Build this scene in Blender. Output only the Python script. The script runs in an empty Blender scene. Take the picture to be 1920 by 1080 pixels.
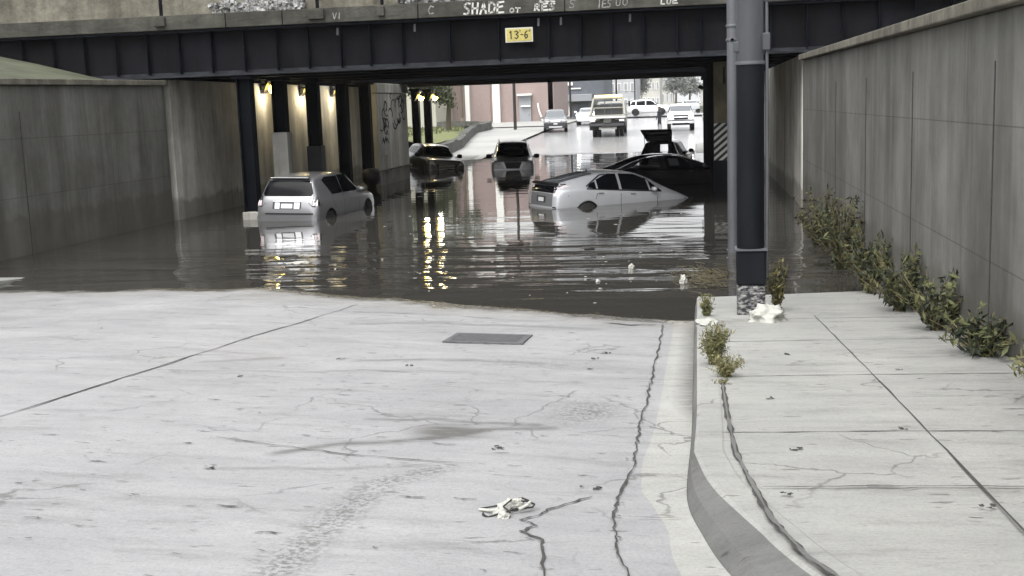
import bpy, bmesh, math, random
import numpy as np
from mathutils import Vector, Matrix, noise
from mathutils.bvhtree import BVHTree
random.seed(7)
D=bpy.data; SC=bpy.context.scene; COL=SC.collection
# ---------------------------------------------------------------- camera
FP=2200.0; pitch=math.atan(340/FP); yaw=math.atan(357/math.hypot(FP,340)); roll=.035
EYE=Vector((0,0,2.75))
F=Vector((-math.sin(yaw)*math.cos(pitch),math.cos(yaw)*math.cos(pitch),-math.sin(pitch)))
R0=Vector((math.cos(yaw),math.sin(yaw),0)); U0=R0.cross(F)
Rv=math.cos(roll)*R0-math.sin(roll)*U0; Uv=math.cos(roll)*U0+math.sin(roll)*R0
cd=D.cameras.new('camera'); cam=D.objects.new('camera',cd); COL.objects.link(cam)
cam.matrix_world=Matrix(((Rv.x,Uv.x,-F.x,0),(Rv.y,Uv.y,-F.y,0),(Rv.z,Uv.z,-F.z,2.75),(0,0,0,1)))
cd.sensor_width=36; cd.lens=36*FP/1920; cd.clip_end=3000; cd.clip_start=.05
SC.camera=cam
# ---------------------------------------------------------------- sky, sun, exposure
SC.view_settings.view_transform='Standard'; SC.view_settings.look='None'; SC.view_settings.gamma=1
SC.view_settings.exposure=1.75
SUN_EL,SUN_AZ=math.radians(58),math.radians(200)
w=D.worlds.new('World'); SC.world=w; w.use_nodes=True; nt=w.node_tree; nt.nodes.clear()
sk=nt.nodes.new('ShaderNodeTexSky'); sk.sky_type='NISHITA'; sk.sun_disc=False; sk.sun_elevation=SUN_EL; sk.sun_rotation=SUN_AZ
sk.air_density=1.0; sk.dust_density=7; sk.ozone_density=1
hs=nt.nodes.new('ShaderNodeHueSaturation'); hs.inputs['Saturation'].default_value=.12
gm=nt.nodes.new('ShaderNodeMixRGB'); gm.blend_type='MIX'; gm.inputs[0].default_value=.65; gm.inputs[2].default_value=(3.3,3.36,3.4,1)
bg=nt.nodes.new('ShaderNodeBackground'); bg.inputs[1].default_value=.13; wo=nt.nodes.new('ShaderNodeOutputWorld')
nt.links.new(sk.outputs[0],hs.inputs['Color']); nt.links.new(hs.outputs[0],gm.inputs[1]); nt.links.new(gm.outputs[0],bg.inputs[0]); nt.links.new(bg.outputs[0],wo.inputs[0])
sl=D.lights.new('sun','SUN'); sl.energy=.75; sl.angle=math.radians(40); sl.color=(1,.98,.95)
so=D.objects.new('sun',sl); COL.objects.link(so)
sd=Vector((math.cos(SUN_EL)*math.sin(SUN_AZ),math.cos(SUN_EL)*math.cos(SUN_AZ),math.sin(SUN_EL)))
so.rotation_euler=sd.to_track_quat('Z','Y').to_euler()
# ---------------------------------------------------------------- materials
def mat(name,col,rough=.7,metal=0,spec=.5,var=.0,scale=4.0,bump=0,bscale=30,emit=None,estr=0,coat=0,col2=None,alpha=1,sx=(1,1,1),detail=6,thr=(.35,.65)):
    m=D.materials.new(name); m.use_nodes=True; n=m.node_tree.nodes; l=m.node_tree.links; p=n['Principled BSDF']
    p.inputs['Base Color'].default_value=(*col,1); p.inputs['Roughness'].default_value=rough; p.inputs['Metallic'].default_value=metal
    p.inputs['Specular IOR Level'].default_value=spec; p.inputs['Coat Weight'].default_value=coat; p.inputs['Coat Roughness'].default_value=.05
    p.inputs['Alpha'].default_value=alpha
    tc=n.new('ShaderNodeTexCoord'); mp=n.new('ShaderNodeMapping'); mp.inputs['Scale'].default_value=sx; l.new(tc.outputs['Object'],mp.inputs[0])
    if var or col2:
        if col2 is None: col2=tuple(c*(1-var) for c in col)
        nz=n.new('ShaderNodeTexNoise'); nz.inputs['Scale'].default_value=scale; nz.inputs['Detail'].default_value=detail; nz.inputs['Roughness'].default_value=.65
        l.new(mp.outputs[0],nz.inputs['Vector'])
        r=n.new('ShaderNodeValToRGB'); r.color_ramp.elements[0].position=thr[0]; r.color_ramp.elements[1].position=thr[1]
        r.color_ramp.elements[0].color=(*col2,1); r.color_ramp.elements[1].color=(*col,1)
        l.new(nz.outputs[0],r.inputs[0]); l.new(r.outputs[0],p.inputs['Base Color'])
    if bump:
        nb=n.new('ShaderNodeTexNoise'); nb.inputs['Scale'].default_value=bscale; nb.inputs['Detail'].default_value=8; l.new(mp.outputs[0],nb.inputs['Vector'])
        b=n.new('ShaderNodeBump'); b.inputs['Strength'].default_value=bump; b.inputs['Distance'].default_value=.02
        l.new(nb.outputs[0],b.inputs['Height']); l.new(b.outputs[0],p.inputs['Normal'])
    if emit: p.inputs['Emission Color'].default_value=(*emit,1); p.inputs['Emission Strength'].default_value=estr
    return m
M={}
M['steel']=mat('dark_steel',(.004,.005,.008),.7,0,.08,var=.35,scale=1.3,bump=.25,bscale=12)
M['girder']=mat('girder_paint',(.0095,.010,.014),.7,0,.1,col2=(.004,.0042,.005),scale=.8,bump=.3,bscale=9,sx=(1,1,.45))
M['flange']=mat('worn_flange',(.03,.033,.04),.6,0,.2,col2=(.009,.01,.013),scale=3,bump=.2)
M['parapet']=mat('parapet_concrete',(.08,.08,.066),.9,col2=(.035,.034,.028),scale=1.6,bump=.8,bscale=9,sx=(1,1,1.6))
M['upper']=mat('upper_concrete',(.2,.19,.15),.9,col2=(.11,.1,.08),scale=2.5,bump=.8,bscale=14)
M['ballast']=mat('ballast_stone',(.4,.4,.39),.95,col2=(.06,.06,.06),scale=11,bump=1,bscale=22)
M['spray']=mat('white_spray',(.55,.55,.51),.8,var=.3,scale=4)
M['spray_faint']=mat('faded_spray',(.32,.32,.3),.8,var=.5,scale=10)
M['black_spray']=mat('black_spray',(.015,.015,.015),.8)
M['wall']=mat('wall_concrete',(.70,.69,.65),.85,col2=(.36,.35,.32),scale=.9,bump=.6,bscale=6,sx=(1,1,.28),thr=(.3,.7))
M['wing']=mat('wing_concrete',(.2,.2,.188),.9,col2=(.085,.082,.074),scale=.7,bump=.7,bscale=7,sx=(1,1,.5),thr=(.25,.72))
M['pier']=mat('pier_concrete',(.75,.74,.68),.85,col2=(.42,.41,.36),scale=1.3,bump=.6,bscale=6,sx=(1,1,.28),thr=(.3,.7))
M['pillar']=mat('pillar_concrete',(.3,.27,.19),.85,col2=(.1,.085,.05),scale=1.6,bump=.5,bscale=8,sx=(1,1,.6))
M['yellow_wall']=mat('beige_paint',(.36,.355,.29),.85,var=.1,scale=.6)
M['signyellow']=mat('sign_yellow',(.5,.42,.1),.5,col2=(.34,.29,.1),scale=9)
M['signgrey']=mat('sign_edge',(.5,.5,.45),.5)
M['black']=mat('black',(.006,.006,.007),.5)
M['rubber']=mat('rubber',(.012,.012,.012),.75,bump=.2)
M['liner']=mat('wheel_well',(.006,.006,.006),.9)
M['glass']=mat('dark_glass',(.004,.0045,.006),.08,0,.07)
M['glass_pale']=mat('pale_glass',(.12,.13,.14),.12,0,.7,coat=.4)
M['rim']=mat('rim',(.3,.3,.31),.35,.7)
M['chrome']=mat('chrome',(.75,.76,.78),.15,.9)
M['bright']=mat('bright_trim',(.7,.7,.72),.3,.25,.6,coat=.5)
M['lens']=mat('headlight_lens',(.55,.57,.58),.1,.3,.8,coat=1)
M['lenslit']=mat('headlight_lit',(1,.98,.9),.2,emit=(1,.97,.85),estr=5)
M['red']=mat('red_lens',(.12,.012,.012),.15,coat=1)
M['redpale']=mat('clear_tail_lens',(.75,.66,.66),.15,coat=1)
M['plate']=mat('plate',(.6,.61,.62),.5)
M['plastic']=mat('grey_plastic',(.035,.036,.04),.6)
def paint(n,c,metal=.3,rough=.3): return mat(n,c,rough,metal,.5,coat=.6,var=.06,scale=3)
P_silver=paint('silver_paint',(.29,.293,.305),.6,.3); P_white=paint('white_paint',(.72,.73,.75),.05,.35); P_pale=paint('pale_pearl_paint',(.60,.615,.64),.3,.28)
P_dark=paint('charcoal_paint',(.17,.175,.19),.1,.3); P_black=paint('black_paint',(.012,.012,.015),.0,.15); P_grey=paint('grey_paint',(.52,.52,.525),.15,.35); P_mid=paint('silver_blue_paint',(.22,.225,.235),.3,.35)
M['brick']=mat('pale_brick',(.30,.235,.22),.9,var=.12,scale=.5);  # red brick paled: distance haze put into the colour
M['brickdoor']=mat('brick_door',(.3,.235,.22),.9,var=.1)
M['whitepaint']=mat('white_trim',(.78,.78,.74),.8)
M['greywall']=mat('grey_cladding',(.13,.14,.16),.8,col2=(.09,.1,.115),scale=.4)
M['greylight']=mat('grey_panel',(.27,.28,.3),.7)
M['farwall']=mat('far_wall',(.5,.49,.45),.9,var=.2,scale=.3)  # far wall tones lightened, distance haze put into the colour
M['farwall2']=mat('far_wall_grey',(.42,.43,.45),.9,var=.2,scale=.3)
M['stone']=mat('bank_stone',(.11,.11,.1),.95,col2=(.04,.04,.035),scale=2.2,bump=1,bscale=6)
M['wood']=mat('pole_wood',(.035,.03,.028),.9,var=.3)
M['galv']=mat('galvanised',(.12,.124,.135),.5,.3,col2=(.085,.09,.1),scale=2,sx=(1,1,.3))
M['polegrey']=mat('pole_grey',(.06,.063,.07),.55,.1,col2=(.04,.043,.05),scale=2,sx=(2,2,.3))
M['poledark']=mat('pole_dark',(.010,.011,.0145),.55,.0,.12,col2=(.0055,.006,.008),scale=2,sx=(2,2,.3))
M['masonry']=mat('pole_base_rubble',(.28,.28,.27),.9,col2=(.02,.02,.025),scale=13,bump=1,bscale=20,sx=(1,1,2),thr=(.45,.6))
M['leafg']=mat('weed_leaf',(.125,.13,.05),.8,col2=(.06,.07,.028),scale=9); M['leafy']=mat('weed_leaf_yellow',(.2,.185,.075),.8,var=.4,scale=9); M['leafd']=mat('dark_leaf',(.03,.038,.02),.8,col2=(.015,.02,.01),scale=3)
M['leaftree']=mat('tree_leaf',(.085,.1,.05),.8,col2=(.045,.055,.025),scale=1); M['leafhaze']=mat('hazy_tree',(.27,.28,.26),.9,col2=(.2,.21,.2),scale=.2)  # hazy_tree: distance haze put into the leaf colour
M['stem']=mat('stem',(.16,.13,.06),.8); M['bark']=mat('bark',(.11,.09,.065),.9,bump=.5)
M['straw']=mat('straw',(.14,.12,.07),.9,var=.5,scale=20)
M['litter']=mat('white_litter',(.40,.40,.365),.6,var=.15,scale=8); M['strap']=mat('dark_cord',(.02,.02,.018),.8)
M['foam']=mat('foam',(.34,.33,.3),.8)
M['lampglow']=mat('lamp_glow',(1,.8,.4),.4,emit=(1,.68,.09),estr=13)
M['amber']=mat('amber_glow',(1,.75,.3),.4,emit=(1,.72,.22),estr=1.2)
M['skin']=mat('skin',(.25,.16,.12),.6); M['cloth']=mat('dark_cloth',(.02,.022,.03),.9); M['cloth2']=mat('grey_cloth',(.3,.3,.32),.9)
M['grate']=mat('grate_iron',(.12,.12,.125),.6,.3,col2=(.07,.07,.075),scale=12,bump=.4)
M['pit']=mat('grate_pit',(.02,.02,.02),.9)
M['crack']=mat('crack_dark',(.05,.048,.045),.95,var=.5,scale=15)
M['lawn']=mat('lawn',(.17,.18,.07),.95,col2=(.1,.12,.045),scale=.8,bump=.8,bscale=12)
M['lot']=mat('lot_concrete',(.36,.36,.345),.6,col2=(.27,.27,.26),scale=.3)
M['embank']=mat('embankment_earth',(.07,.075,.045),.95,col2=(.035,.04,.02),scale=.9,bump=1,bscale=4)
M['yellowdirt']=mat('bed_white',(.30,.295,.26),.6,var=.15)
M['deckdark']=mat('deck_dark',(.05,.05,.055),.6)
def weather(m,zt=.45):
    n=m.node_tree.nodes; l=m.node_tree.links; p=n['Principled BSDF']; src=p.inputs['Base Color'].links[0].from_socket
    tc=n.new('ShaderNodeTexCoord')
    def lay(sc,scale,a,b,dk,fac,src):
        mp=n.new('ShaderNodeMapping'); mp.inputs['Scale'].default_value=sc; l.new(tc.outputs['Object'],mp.inputs[0]); t=n.new('ShaderNodeTexNoise'); t.inputs['Scale'].default_value=scale; t.inputs['Detail'].default_value=6; t.inputs['Roughness'].default_value=.7; l.new(mp.outputs[0],t.inputs[0])
        r_=n.new('ShaderNodeValToRGB'); r_.color_ramp.elements[0].position=a; r_.color_ramp.elements[1].position=b; r_.color_ramp.elements[0].color=(*dk,1); r_.color_ramp.elements[1].color=(1,1,1,1); l.new(t.outputs[0],r_.inputs[0])
        x=n.new('ShaderNodeMixRGB'); x.blend_type='MULTIPLY'; x.inputs[0].default_value=fac; l.new(src,x.inputs[1]); l.new(r_.outputs[0],x.inputs[2]); return x.outputs[0]
    o=lay((1,1,.07),1.3,.40,.58,(.5,.49,.46),.7,src); o=lay((1,1,.05),5,.30,.42,(.6,.58,.54),.5,o); o=lay((1,1,1),1.1,.35,.6,(.7,.69,.66),.8,o)
    sp=n.new('ShaderNodeSeparateXYZ'); l.new(tc.outputs['Object'],sp.inputs[0]); tn=n.new('ShaderNodeTexNoise'); tn.inputs['Scale'].default_value=2.5; l.new(tc.outputs['Object'],tn.inputs[0])
    ad=n.new('ShaderNodeMath'); ad.operation='MULTIPLY_ADD'; l.new(tn.outputs[0],ad.inputs[0]); ad.inputs[1].default_value=-.5; l.new(sp.outputs[2],ad.inputs[2])
    r_=n.new('ShaderNodeMapRange'); l.new(ad.outputs[0],r_.inputs[0]); r_.inputs[1].default_value=zt-.25; r_.inputs[2].default_value=zt-.1; r_.inputs[3].default_value=.5; r_.inputs[4].default_value=0
    x=n.new('ShaderNodeMixRGB'); l.new(r_.outputs[0],x.inputs[0]); l.new(o,x.inputs[1]); x.inputs[2].default_value=(.05,.045,.03,1); l.new(x.outputs[0],p.inputs['Base Color'])
def panels(m):
    n=m.node_tree.nodes; l=m.node_tree.links; p=n['Principled BSDF']; src=p.inputs['Base Color'].links[0].from_socket
    tc=n.new('ShaderNodeTexCoord'); sp=n.new('ShaderNodeSeparateXYZ'); l.new(tc.outputs['Object'],sp.inputs[0]); cb=n.new('ShaderNodeCombineXYZ'); l.new(sp.outputs[1],cb.inputs[0]); l.new(sp.outputs[2],cb.inputs[1])
    bt=n.new('ShaderNodeTexBrick'); bt.offset=0; bt.inputs['Scale'].default_value=1; bt.inputs['Brick Width'].default_value=2.44; bt.inputs['Row Height'].default_value=1.22; bt.inputs['Mortar Size'].default_value=.008; bt.inputs['Mortar Smooth'].default_value=.3
    bt.inputs['Color1'].default_value=(1,1,1,1); bt.inputs['Color2'].default_value=(.84,.84,.83,1); bt.inputs['Mortar'].default_value=(.45,.44,.42,1); l.new(cb.outputs[0],bt.inputs['Vector'])
    x=n.new('ShaderNodeMixRGB'); x.blend_type='MULTIPLY'; x.inputs[0].default_value=.85; l.new(src,x.inputs[1]); l.new(bt.outputs[0],x.inputs[2]); l.new(x.outputs[0],p.inputs['Base Color'])
panels(M['wing'])
for k_ in ('wing','wall','pier'): weather(M[k_],.45 if k_!='wing' else .75)
weather(M['parapet'],-9); weather(M['girder'],-9); weather(M['upper'],-9)
# ---------------------------------------------------------------- mesh helpers
def link(name,me,parent=None,loc=None):
    o=D.objects.new(name,me); COL.objects.link(o)
    if parent is not None: o.parent=parent
    if loc is not None: o.location=loc
    return o
def tag(o,label=None,cat=None,group=None,kind=None):
    if label: o['label']=label
    if cat: o['category']=cat
    if group: o['group']=group
    if kind: o['kind']=kind
    return o
def thing(name,label,cat,loc=(0,0,0),rz=0,group=None):
    o=D.objects.new(name,None); COL.objects.link(o); o.location=loc; o.rotation_euler=(0,0,rz); o.empty_display_size=.2
    return tag(o,label,cat,group)
class MB:
    def __init__(s): s.v=[]; s.f=[]; s.mi=[]; s.sm=[]
    def add(s,v,f,mi=0,smooth=False):
        b=len(s.v); s.v+= [tuple(p) for p in v]; s.f+=[tuple(i+b for i in q) for q in f]; s.mi+=[mi]*len(f); s.sm+=[smooth]*len(f); return s
    def box(s,c,d,rz=0,ry=0,rx=0,mi=0,taper=1):
        x,y,z=d[0]/2,d[1]/2,d[2]/2; R=Matrix.Rotation(rz,3,'Z')@Matrix.Rotation(ry,3,'Y')@Matrix.Rotation(rx,3,'X')
        v=[Vector(c)+R@Vector((a*x*(taper if k>0 else 1),b*y*(taper if k>0 else 1),k*z)) for k in (-1,1) for a,b in ((-1,-1),(1,-1),(1,1),(-1,1))]
        return s.add(v,[(3,2,1,0),(4,5,6,7),(0,1,5,4),(1,2,6,5),(2,3,7,6),(3,0,4,7)],mi)
    def bar(s,a,b,r=.02,r2=None,n=8,mi=0,smooth=True):
        a=Vector(a); b=Vector(b); d=(b-a); 
        if d.length<1e-6: return s
        d.normalize(); q=d.to_track_quat('Z','Y'); r2=r if r2 is None else r2
        v=[a+q@Vector((r*math.cos(t),r*math.sin(t),0)) for t in [2*math.pi*i/n for i in range(n)]]+[b+q@Vector((r2*math.cos(t),r2*math.sin(t),0)) for t in [2*math.pi*i/n for i in range(n)]]
        s.add(v,[(i,(i+1)%n,n+(i+1)%n,n+i) for i in range(n)],mi,smooth); s.add(v,[tuple(range(n))[::-1],tuple(range(n,2*n))],mi); return s
    def path(s,pts,r,n=6,mi=0):
        for i in range(len(pts)-1): s.bar(pts[i],pts[i+1],r if not isinstance(r,list) else r[i],r if not isinstance(r,list) else r[i+1],n,mi)
        return s
    def lathe(s,prof,n=20,c=(0,0,0),mi=0,axis='Z'):
        v=[]; 
        for (r,z) in prof:
            for i in range(n):
                t=2*math.pi*i/n; p=(r*math.cos(t),r*math.sin(t),z) if axis=='Z' else (r*math.cos(t),z,r*math.sin(t))
                v.append(Vector(c)+Vector(p))
        f=[]
        for k in range(len(prof)-1):
            for i in range(n): f.append((k*n+i,k*n+(i+1)%n,(k+1)*n+(i+1)%n,(k+1)*n+i))
        s.add(v,f,mi,True); m=len(prof)-1; s.add(v,[tuple(range(n))[::-1],tuple(m*n+i for i in range(n))],mi); return s
    def leaf(s,c,size,mi=0,elong=2.0,up=.3):
        d=Vector((random.gauss(0,1),random.gauss(0,1),random.gauss(up,.8))).normalized(); e=d.cross(Vector((random.gauss(0,1),random.gauss(0,1),random.gauss(0,1)))).normalized()
        c=Vector(c); a=size*.5*elong; b=size*.5
        return s.add([c-d*a,c+e*b,c+d*a,c-e*b],[(0,1,2,3)],mi)
    def build(s,name,mats,parent=None,loc=None,bevel=0):
        me=D.meshes.new(name); me.from_pydata(s.v,[],s.f); 
        mats=mats if isinstance(mats,(list,tuple)) else [mats]
        for m in mats: me.materials.append(m)
        me.polygons.foreach_set('material_index',s.mi); me.polygons.foreach_set('use_smooth',s.sm); me.update()
        o=link(name,me,parent,loc)
        if bevel:
            md=o.modifiers.new('b','BEVEL'); md.width=bevel; md.segments=2; md.limit_method='ANGLE'
        return o
def bake(o):
    dg=bpy.context.evaluated_depsgraph_get(); dg.update(); me=D.meshes.new_from_object(o.evaluated_get(dg)); old=o.data; o.modifiers.clear(); o.data=me; me.name=o.name; return o
def grid(name,xs,ys,zf,m,parent=None,smooth=True,kind=None):
    xs=np.asarray(xs,float); ys=np.asarray(ys,float); X,Y=np.meshgrid(xs,ys); Z=zf(X,Y)
    nx,ny=len(xs),len(ys); V=np.stack([X,Y,Z],-1).reshape(-1,3)
    I=np.arange(nx*ny).reshape(ny,nx); Q=np.stack([I[:-1,:-1],I[:-1,1:],I[1:,1:],I[1:,:-1]],-1).reshape(-1,4)
    me=D.meshes.new(name); me.vertices.add(len(V)); me.vertices.foreach_set('co',V.ravel()); me.loops.add(Q.size); me.loops.foreach_set('vertex_index',Q.ravel().astype(np.int32))
    me.polygons.add(len(Q)); me.polygons.foreach_set('loop_start',np.arange(0,Q.size,4,dtype=np.int32)); me.polygons.foreach_set('loop_total',np.full(len(Q),4,np.int32)); me.polygons.foreach_set('use_smooth',np.full(len(Q),smooth))
    me.update(calc_edges=True); me.materials.append(m); o=link(name,me,parent)
    if kind: o['kind']=kind
    return o,V
# ---------------------------------------------------------------- ground levels
PK=[(-12,2.0),(0,1.15),(14.6,0),(22,-.5),(30,-.74),(42,-.8),(52,-.55),(60,-.25),(66,0),(80,.42),(90,.7),(110,1.0),(130,1.07),(200,1.15),(700,1.3)]
PX=np.array([p[0] for p in PK]); PZ=np.array([p[1] for p in PK])
def Pz(y): return np.interp(y,PX,PZ)
def crown(x,y):
    k=np.interp(y,[0,18,28,60,90],[.031,.031,.01,.004,.004]); return k*np.clip(-x,0,7)
def roadz(x,y): return Pz(y)+crown(x,y)
def rz1(x,y): return float(roadz(np.array(float(x)),np.array(float(y))))
def sstep(a,b,x): t=np.clip((x-a)/(b-a),0,1); return t*t*(3-2*t)
def vnoise(X,Y,s,seed=0):
    rs=np.random.RandomState(seed); T=rs.rand(256,256); x=X*s; y=Y*s; xi=np.floor(x).astype(int); yi=np.floor(y).astype(int); fx=x-xi; fy=y-yi; fx=fx*fx*(3-2*fx); fy=fy*fy*(3-2*fy)
    g=lambda a,b:T[a%256,b%256]
    return (g(xi,yi)*(1-fx)+g(xi+1,yi)*fx)*(1-fy)+(g(xi,yi+1)*(1-fx)+g(xi+1,yi+1)*fx)*fy
def fbm(X,Y,s,seed=0,o=4): return sum(vnoise(X,Y,s*2**i,seed+i)*.5**i for i in range(o))/sum(.5**i for i in range(o))
# kerb curve (foot of the kerb face), from far to near, then round the corner
KC=[(-.05,70),(-.05,40),(-.05,20),(-.05,12),(-.05,8),(-.07,6.4),(-.06,5.83),(0,5.37),(.12,4.75),(.35,4.1),(.75,3.45),(1.4,2.85),(2.4,2.45),(4.2,2.25)]
def dens(P,n=6):
    out=[]
    for i in range(len(P)-1):
        p0=P[max(i-1,0)];p1=P[i];p2=P[i+1];p3=P[min(i+2,len(P)-1)]
        L=math.dist(p1,p2); k=n if L<5 else int(L/.8)
        for j in range(k):
            t=j/k
            if L>3.5: out.append((p1[0]+(p2[0]-p1[0])*t,p1[1]+(p2[1]-p1[1])*t)); continue
            out.append(tuple(.5*((2*p1[a])+(-p0[a]+p2[a])*t+(2*p0[a]-5*p1[a]+4*p2[a]-p3[a])*t*t+(-p0[a]+3*p1[a]-3*p2[a]+p3[a])*t**3) for a in (0,1)))
    out.append(P[-1]); return out
KD=dens(KC)
def normals(P):
    N=[]
    for i in range(len(P)):
        a=P[max(i-1,0)];b=P[min(i+1,len(P)-1)]; d=Vector((b[0]-a[0],b[1]-a[1])).normalized(); N.append((-d.y,d.x))   # to the right of travel reversed: towards +x
    return N
KN=normals(KD)
def loft(name,P,N,prof,m,zf,parent=None,kind=None,smooth=False):
    # prof(i,(x,y)) -> list of (offset, dz)
    V=[];nf=None
    for i,(p,n) in enumerate(zip(P,N)):
        pr=prof(i,p); nf=len(pr)
        for (o_,dz) in pr:
            x=p[0]+n[0]*o_; y=p[1]+n[1]*o_; V.append((x,y,zf(p[0],p[1])+dz))
    Fc=[(i*nf+k,(i+1)*nf+k,(i+1)*nf+k+1,i*nf+k+1) for i in range(len(P)-1) for k in range(nf-1)]
    me=D.meshes.new(name); me.from_pydata(V,[],Fc); me.materials.append(m)
    me.polygons.foreach_set('use_smooth',[smooth]*len(Fc)); bm=bmesh.new(); bm.from_mesh(me); bmesh.ops.recalc_face_normals(bm,faces=bm.faces); bm.to_mesh(me); bm.free()
    o=link(name,me,parent)
    if kind:o['kind']=kind
    return o
# ---------------------------------------------------------------- concrete road material with stains
def concrete(name,base,dark,attr=False,wet=.55):
    m=D.materials.new(name); m.use_nodes=True; n=m.node_tree.nodes; l=m.node_tree.links; p=n['Principled BSDF']
    tc=n.new('ShaderNodeTexCoord')
    def nz(s,d=8,r=.6,sc=(1,1,1)):
        mp=n.new('ShaderNodeMapping'); mp.inputs['Scale'].default_value=sc; l.new(tc.outputs['Object'],mp.inputs[0])
        t=n.new('ShaderNodeTexNoise'); t.inputs['Scale'].default_value=s; t.inputs['Detail'].default_value=d; t.inputs['Roughness'].default_value=r; l.new(mp.outputs[0],t.inputs['Vector']); return t.outputs[0]
    def ramp(src,a,b,c0,c1):
        r=n.new('ShaderNodeValToRGB'); r.color_ramp.elements[0].position=a; r.color_ramp.elements[1].position=b; r.color_ramp.elements[0].color=(*c0,1); r.color_ramp.elements[1].color=(*c1,1); l.new(src,r.inputs[0]); return r.outputs[0]
    def mix(kind,f,a,b):
        x=n.new('ShaderNodeMixRGB'); x.blend_type=kind
        if isinstance(f,(int,float)): x.inputs[0].default_value=f
        else: l.new(f,x.inputs[0])
        for s,v in ((1,a),(2,b)):
            if isinstance(v,tuple): x.inputs[s].default_value=(*v,1)
            else: l.new(v,x.inputs[s])
        return x.outputs[0]
    c=ramp(nz(.55,5),.3,.7,dark,base)
    c=mix('MULTIPLY',.7,c,ramp(nz(3.0,8,.7,(.35,1.6,1)),.28,.6,(.76,.76,.77),(1,1,1)))
    c=mix('MULTIPLY',.8,c,ramp(nz(55,6,.7),.3,.55,(.72,.72,.72),(1,1,1)))
    c=mix('MULTIPLY',1,c,ramp(nz(9,4,.5,(.6,1.8,1)),.29,.34,(.5,.49,.47),(1,1,1)))
    c=mix('MULTIPLY',.75,c,ramp(nz(1.7,9,.75,(.5,2.2,1)),.33,.47,(.66,.655,.64),(1,1,1)))
    c=mix('MULTIPLY',.6,c,ramp(nz(17,8,.8,(.5,2.4,1)),.36,.44,(.6,.59,.57),(1,1,1)))
    vo=n.new('ShaderNodeTexVoronoi'); vo.feature='DISTANCE_TO_EDGE'; vo.inputs['Scale'].default_value=.9
    wv_=n.new('ShaderNodeMixRGB'); wv_.blend_type='ADD'; wv_.inputs[0].default_value=.35; l.new(tc.outputs['Object'],wv_.inputs[1]); nn=n.new('ShaderNodeTexNoise'); nn.inputs['Scale'].default_value=3; nn.inputs['Detail'].default_value=8; l.new(tc.outputs['Object'],nn.inputs['Vector']); l.new(nn.outputs['Color'],wv_.inputs[2]); l.new(wv_.outputs[0],vo.inputs['Vector'])
    cr=ramp(vo.outputs['Distance'],.004,.011,(1,1,1),(0,0,0)); ms=ramp(nz(.8,3,.5),.5,.6,(0,0,0),(1,1,1)); mu=n.new('ShaderNodeMath'); mu.operation='MULTIPLY'; l.new(cr,mu.inputs[0]); l.new(ms,mu.inputs[1])
    mm2=n.new('ShaderNodeMath'); mm2.operation='MULTIPLY'; l.new(mu.outputs[0],mm2.inputs[0]); mm2.inputs[1].default_value=.75
    c=mix('MIX',mm2.outputs[0],c,(.09,.088,.083))
    if attr:
        a=n.new('ShaderNodeAttribute'); a.attribute_name='stain'; s=n.new('ShaderNodeSeparateColor'); l.new(a.outputs['Color'],s.inputs[0])
        def gate(ch,src,lo,hi):
            mm=n.new('ShaderNodeMath'); mm.operation='MULTIPLY'; l.new(s.outputs[ch],mm.inputs[0]); l.new(ramp(src,lo,hi,(0,0,0),(1,1,1)),mm.inputs[1]); return mm.outputs[0]
        c=mix('MIX',gate(0,nz(7,6,.75,(.5,2.6,1)),.30,.50),c,(.075,.073,.068))          # dark stains
        c=mix('MIX',gate(1,nz(32,4,.7),.46,.56),c,(.08,.08,.074))          # worn, exposed aggregate
        c=mix('MIX',gate(2,nz(5,6,.7,(.5,1.5,1)),.3,.65),c,(.15,.138,.112))           # mud
    wt=None
    if attr:
        wt=n.new('ShaderNodeAttribute'); wt.attribute_name='wet'; c=mix('MULTIPLY',wt.outputs['Fac'],c,(.5,.49,.46))
    l.new(c,p.inputs['Base Color'])
    rr=n.new('ShaderNodeMapRange'); l.new(nz(1.2,4),rr.inputs[0]); rr.inputs[1].default_value=.35; rr.inputs[2].default_value=.65; rr.inputs[3].default_value=wet-.12; rr.inputs[4].default_value=wet+.2; l.new(rr.outputs[0],p.inputs['Roughness'])
    if wt is not None:
        mr=n.new('ShaderNodeMath'); mr.operation='MULTIPLY_ADD'; l.new(wt.outputs['Fac'],mr.inputs[0]); mr.inputs[1].default_value=-.42; l.new(rr.outputs[0],mr.inputs[2]); mr.use_clamp=True; l.new(mr.outputs[0],p.inputs['Roughness'])
    b=n.new('ShaderNodeBump'); b.inputs['Strength'].default_value=.5; b.inputs['Distance'].default_value=.012; l.new(nz(38,10,.7),b.inputs['Height']); l.new(b.outputs[0],p.inputs['Normal'])
    return m
M['road']=concrete('road_concrete',(.30,.30,.303),(.235,.235,.24),True)
M['gutter']=concrete('gutter_concrete',(.345,.345,.325),(.29,.29,.272),True,.6)
M['walk']=concrete('sidewalk_concrete',(.32,.32,.30),(.24,.24,.23),False,.6)
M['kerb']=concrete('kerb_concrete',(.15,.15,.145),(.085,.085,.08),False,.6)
M['farroad']=mat('far_road_wet',(.31,.31,.31),.2,0,.5,col2=(.22,.22,.225),scale=.35,bump=.1,bscale=4,sx=(1,.3,1))
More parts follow.
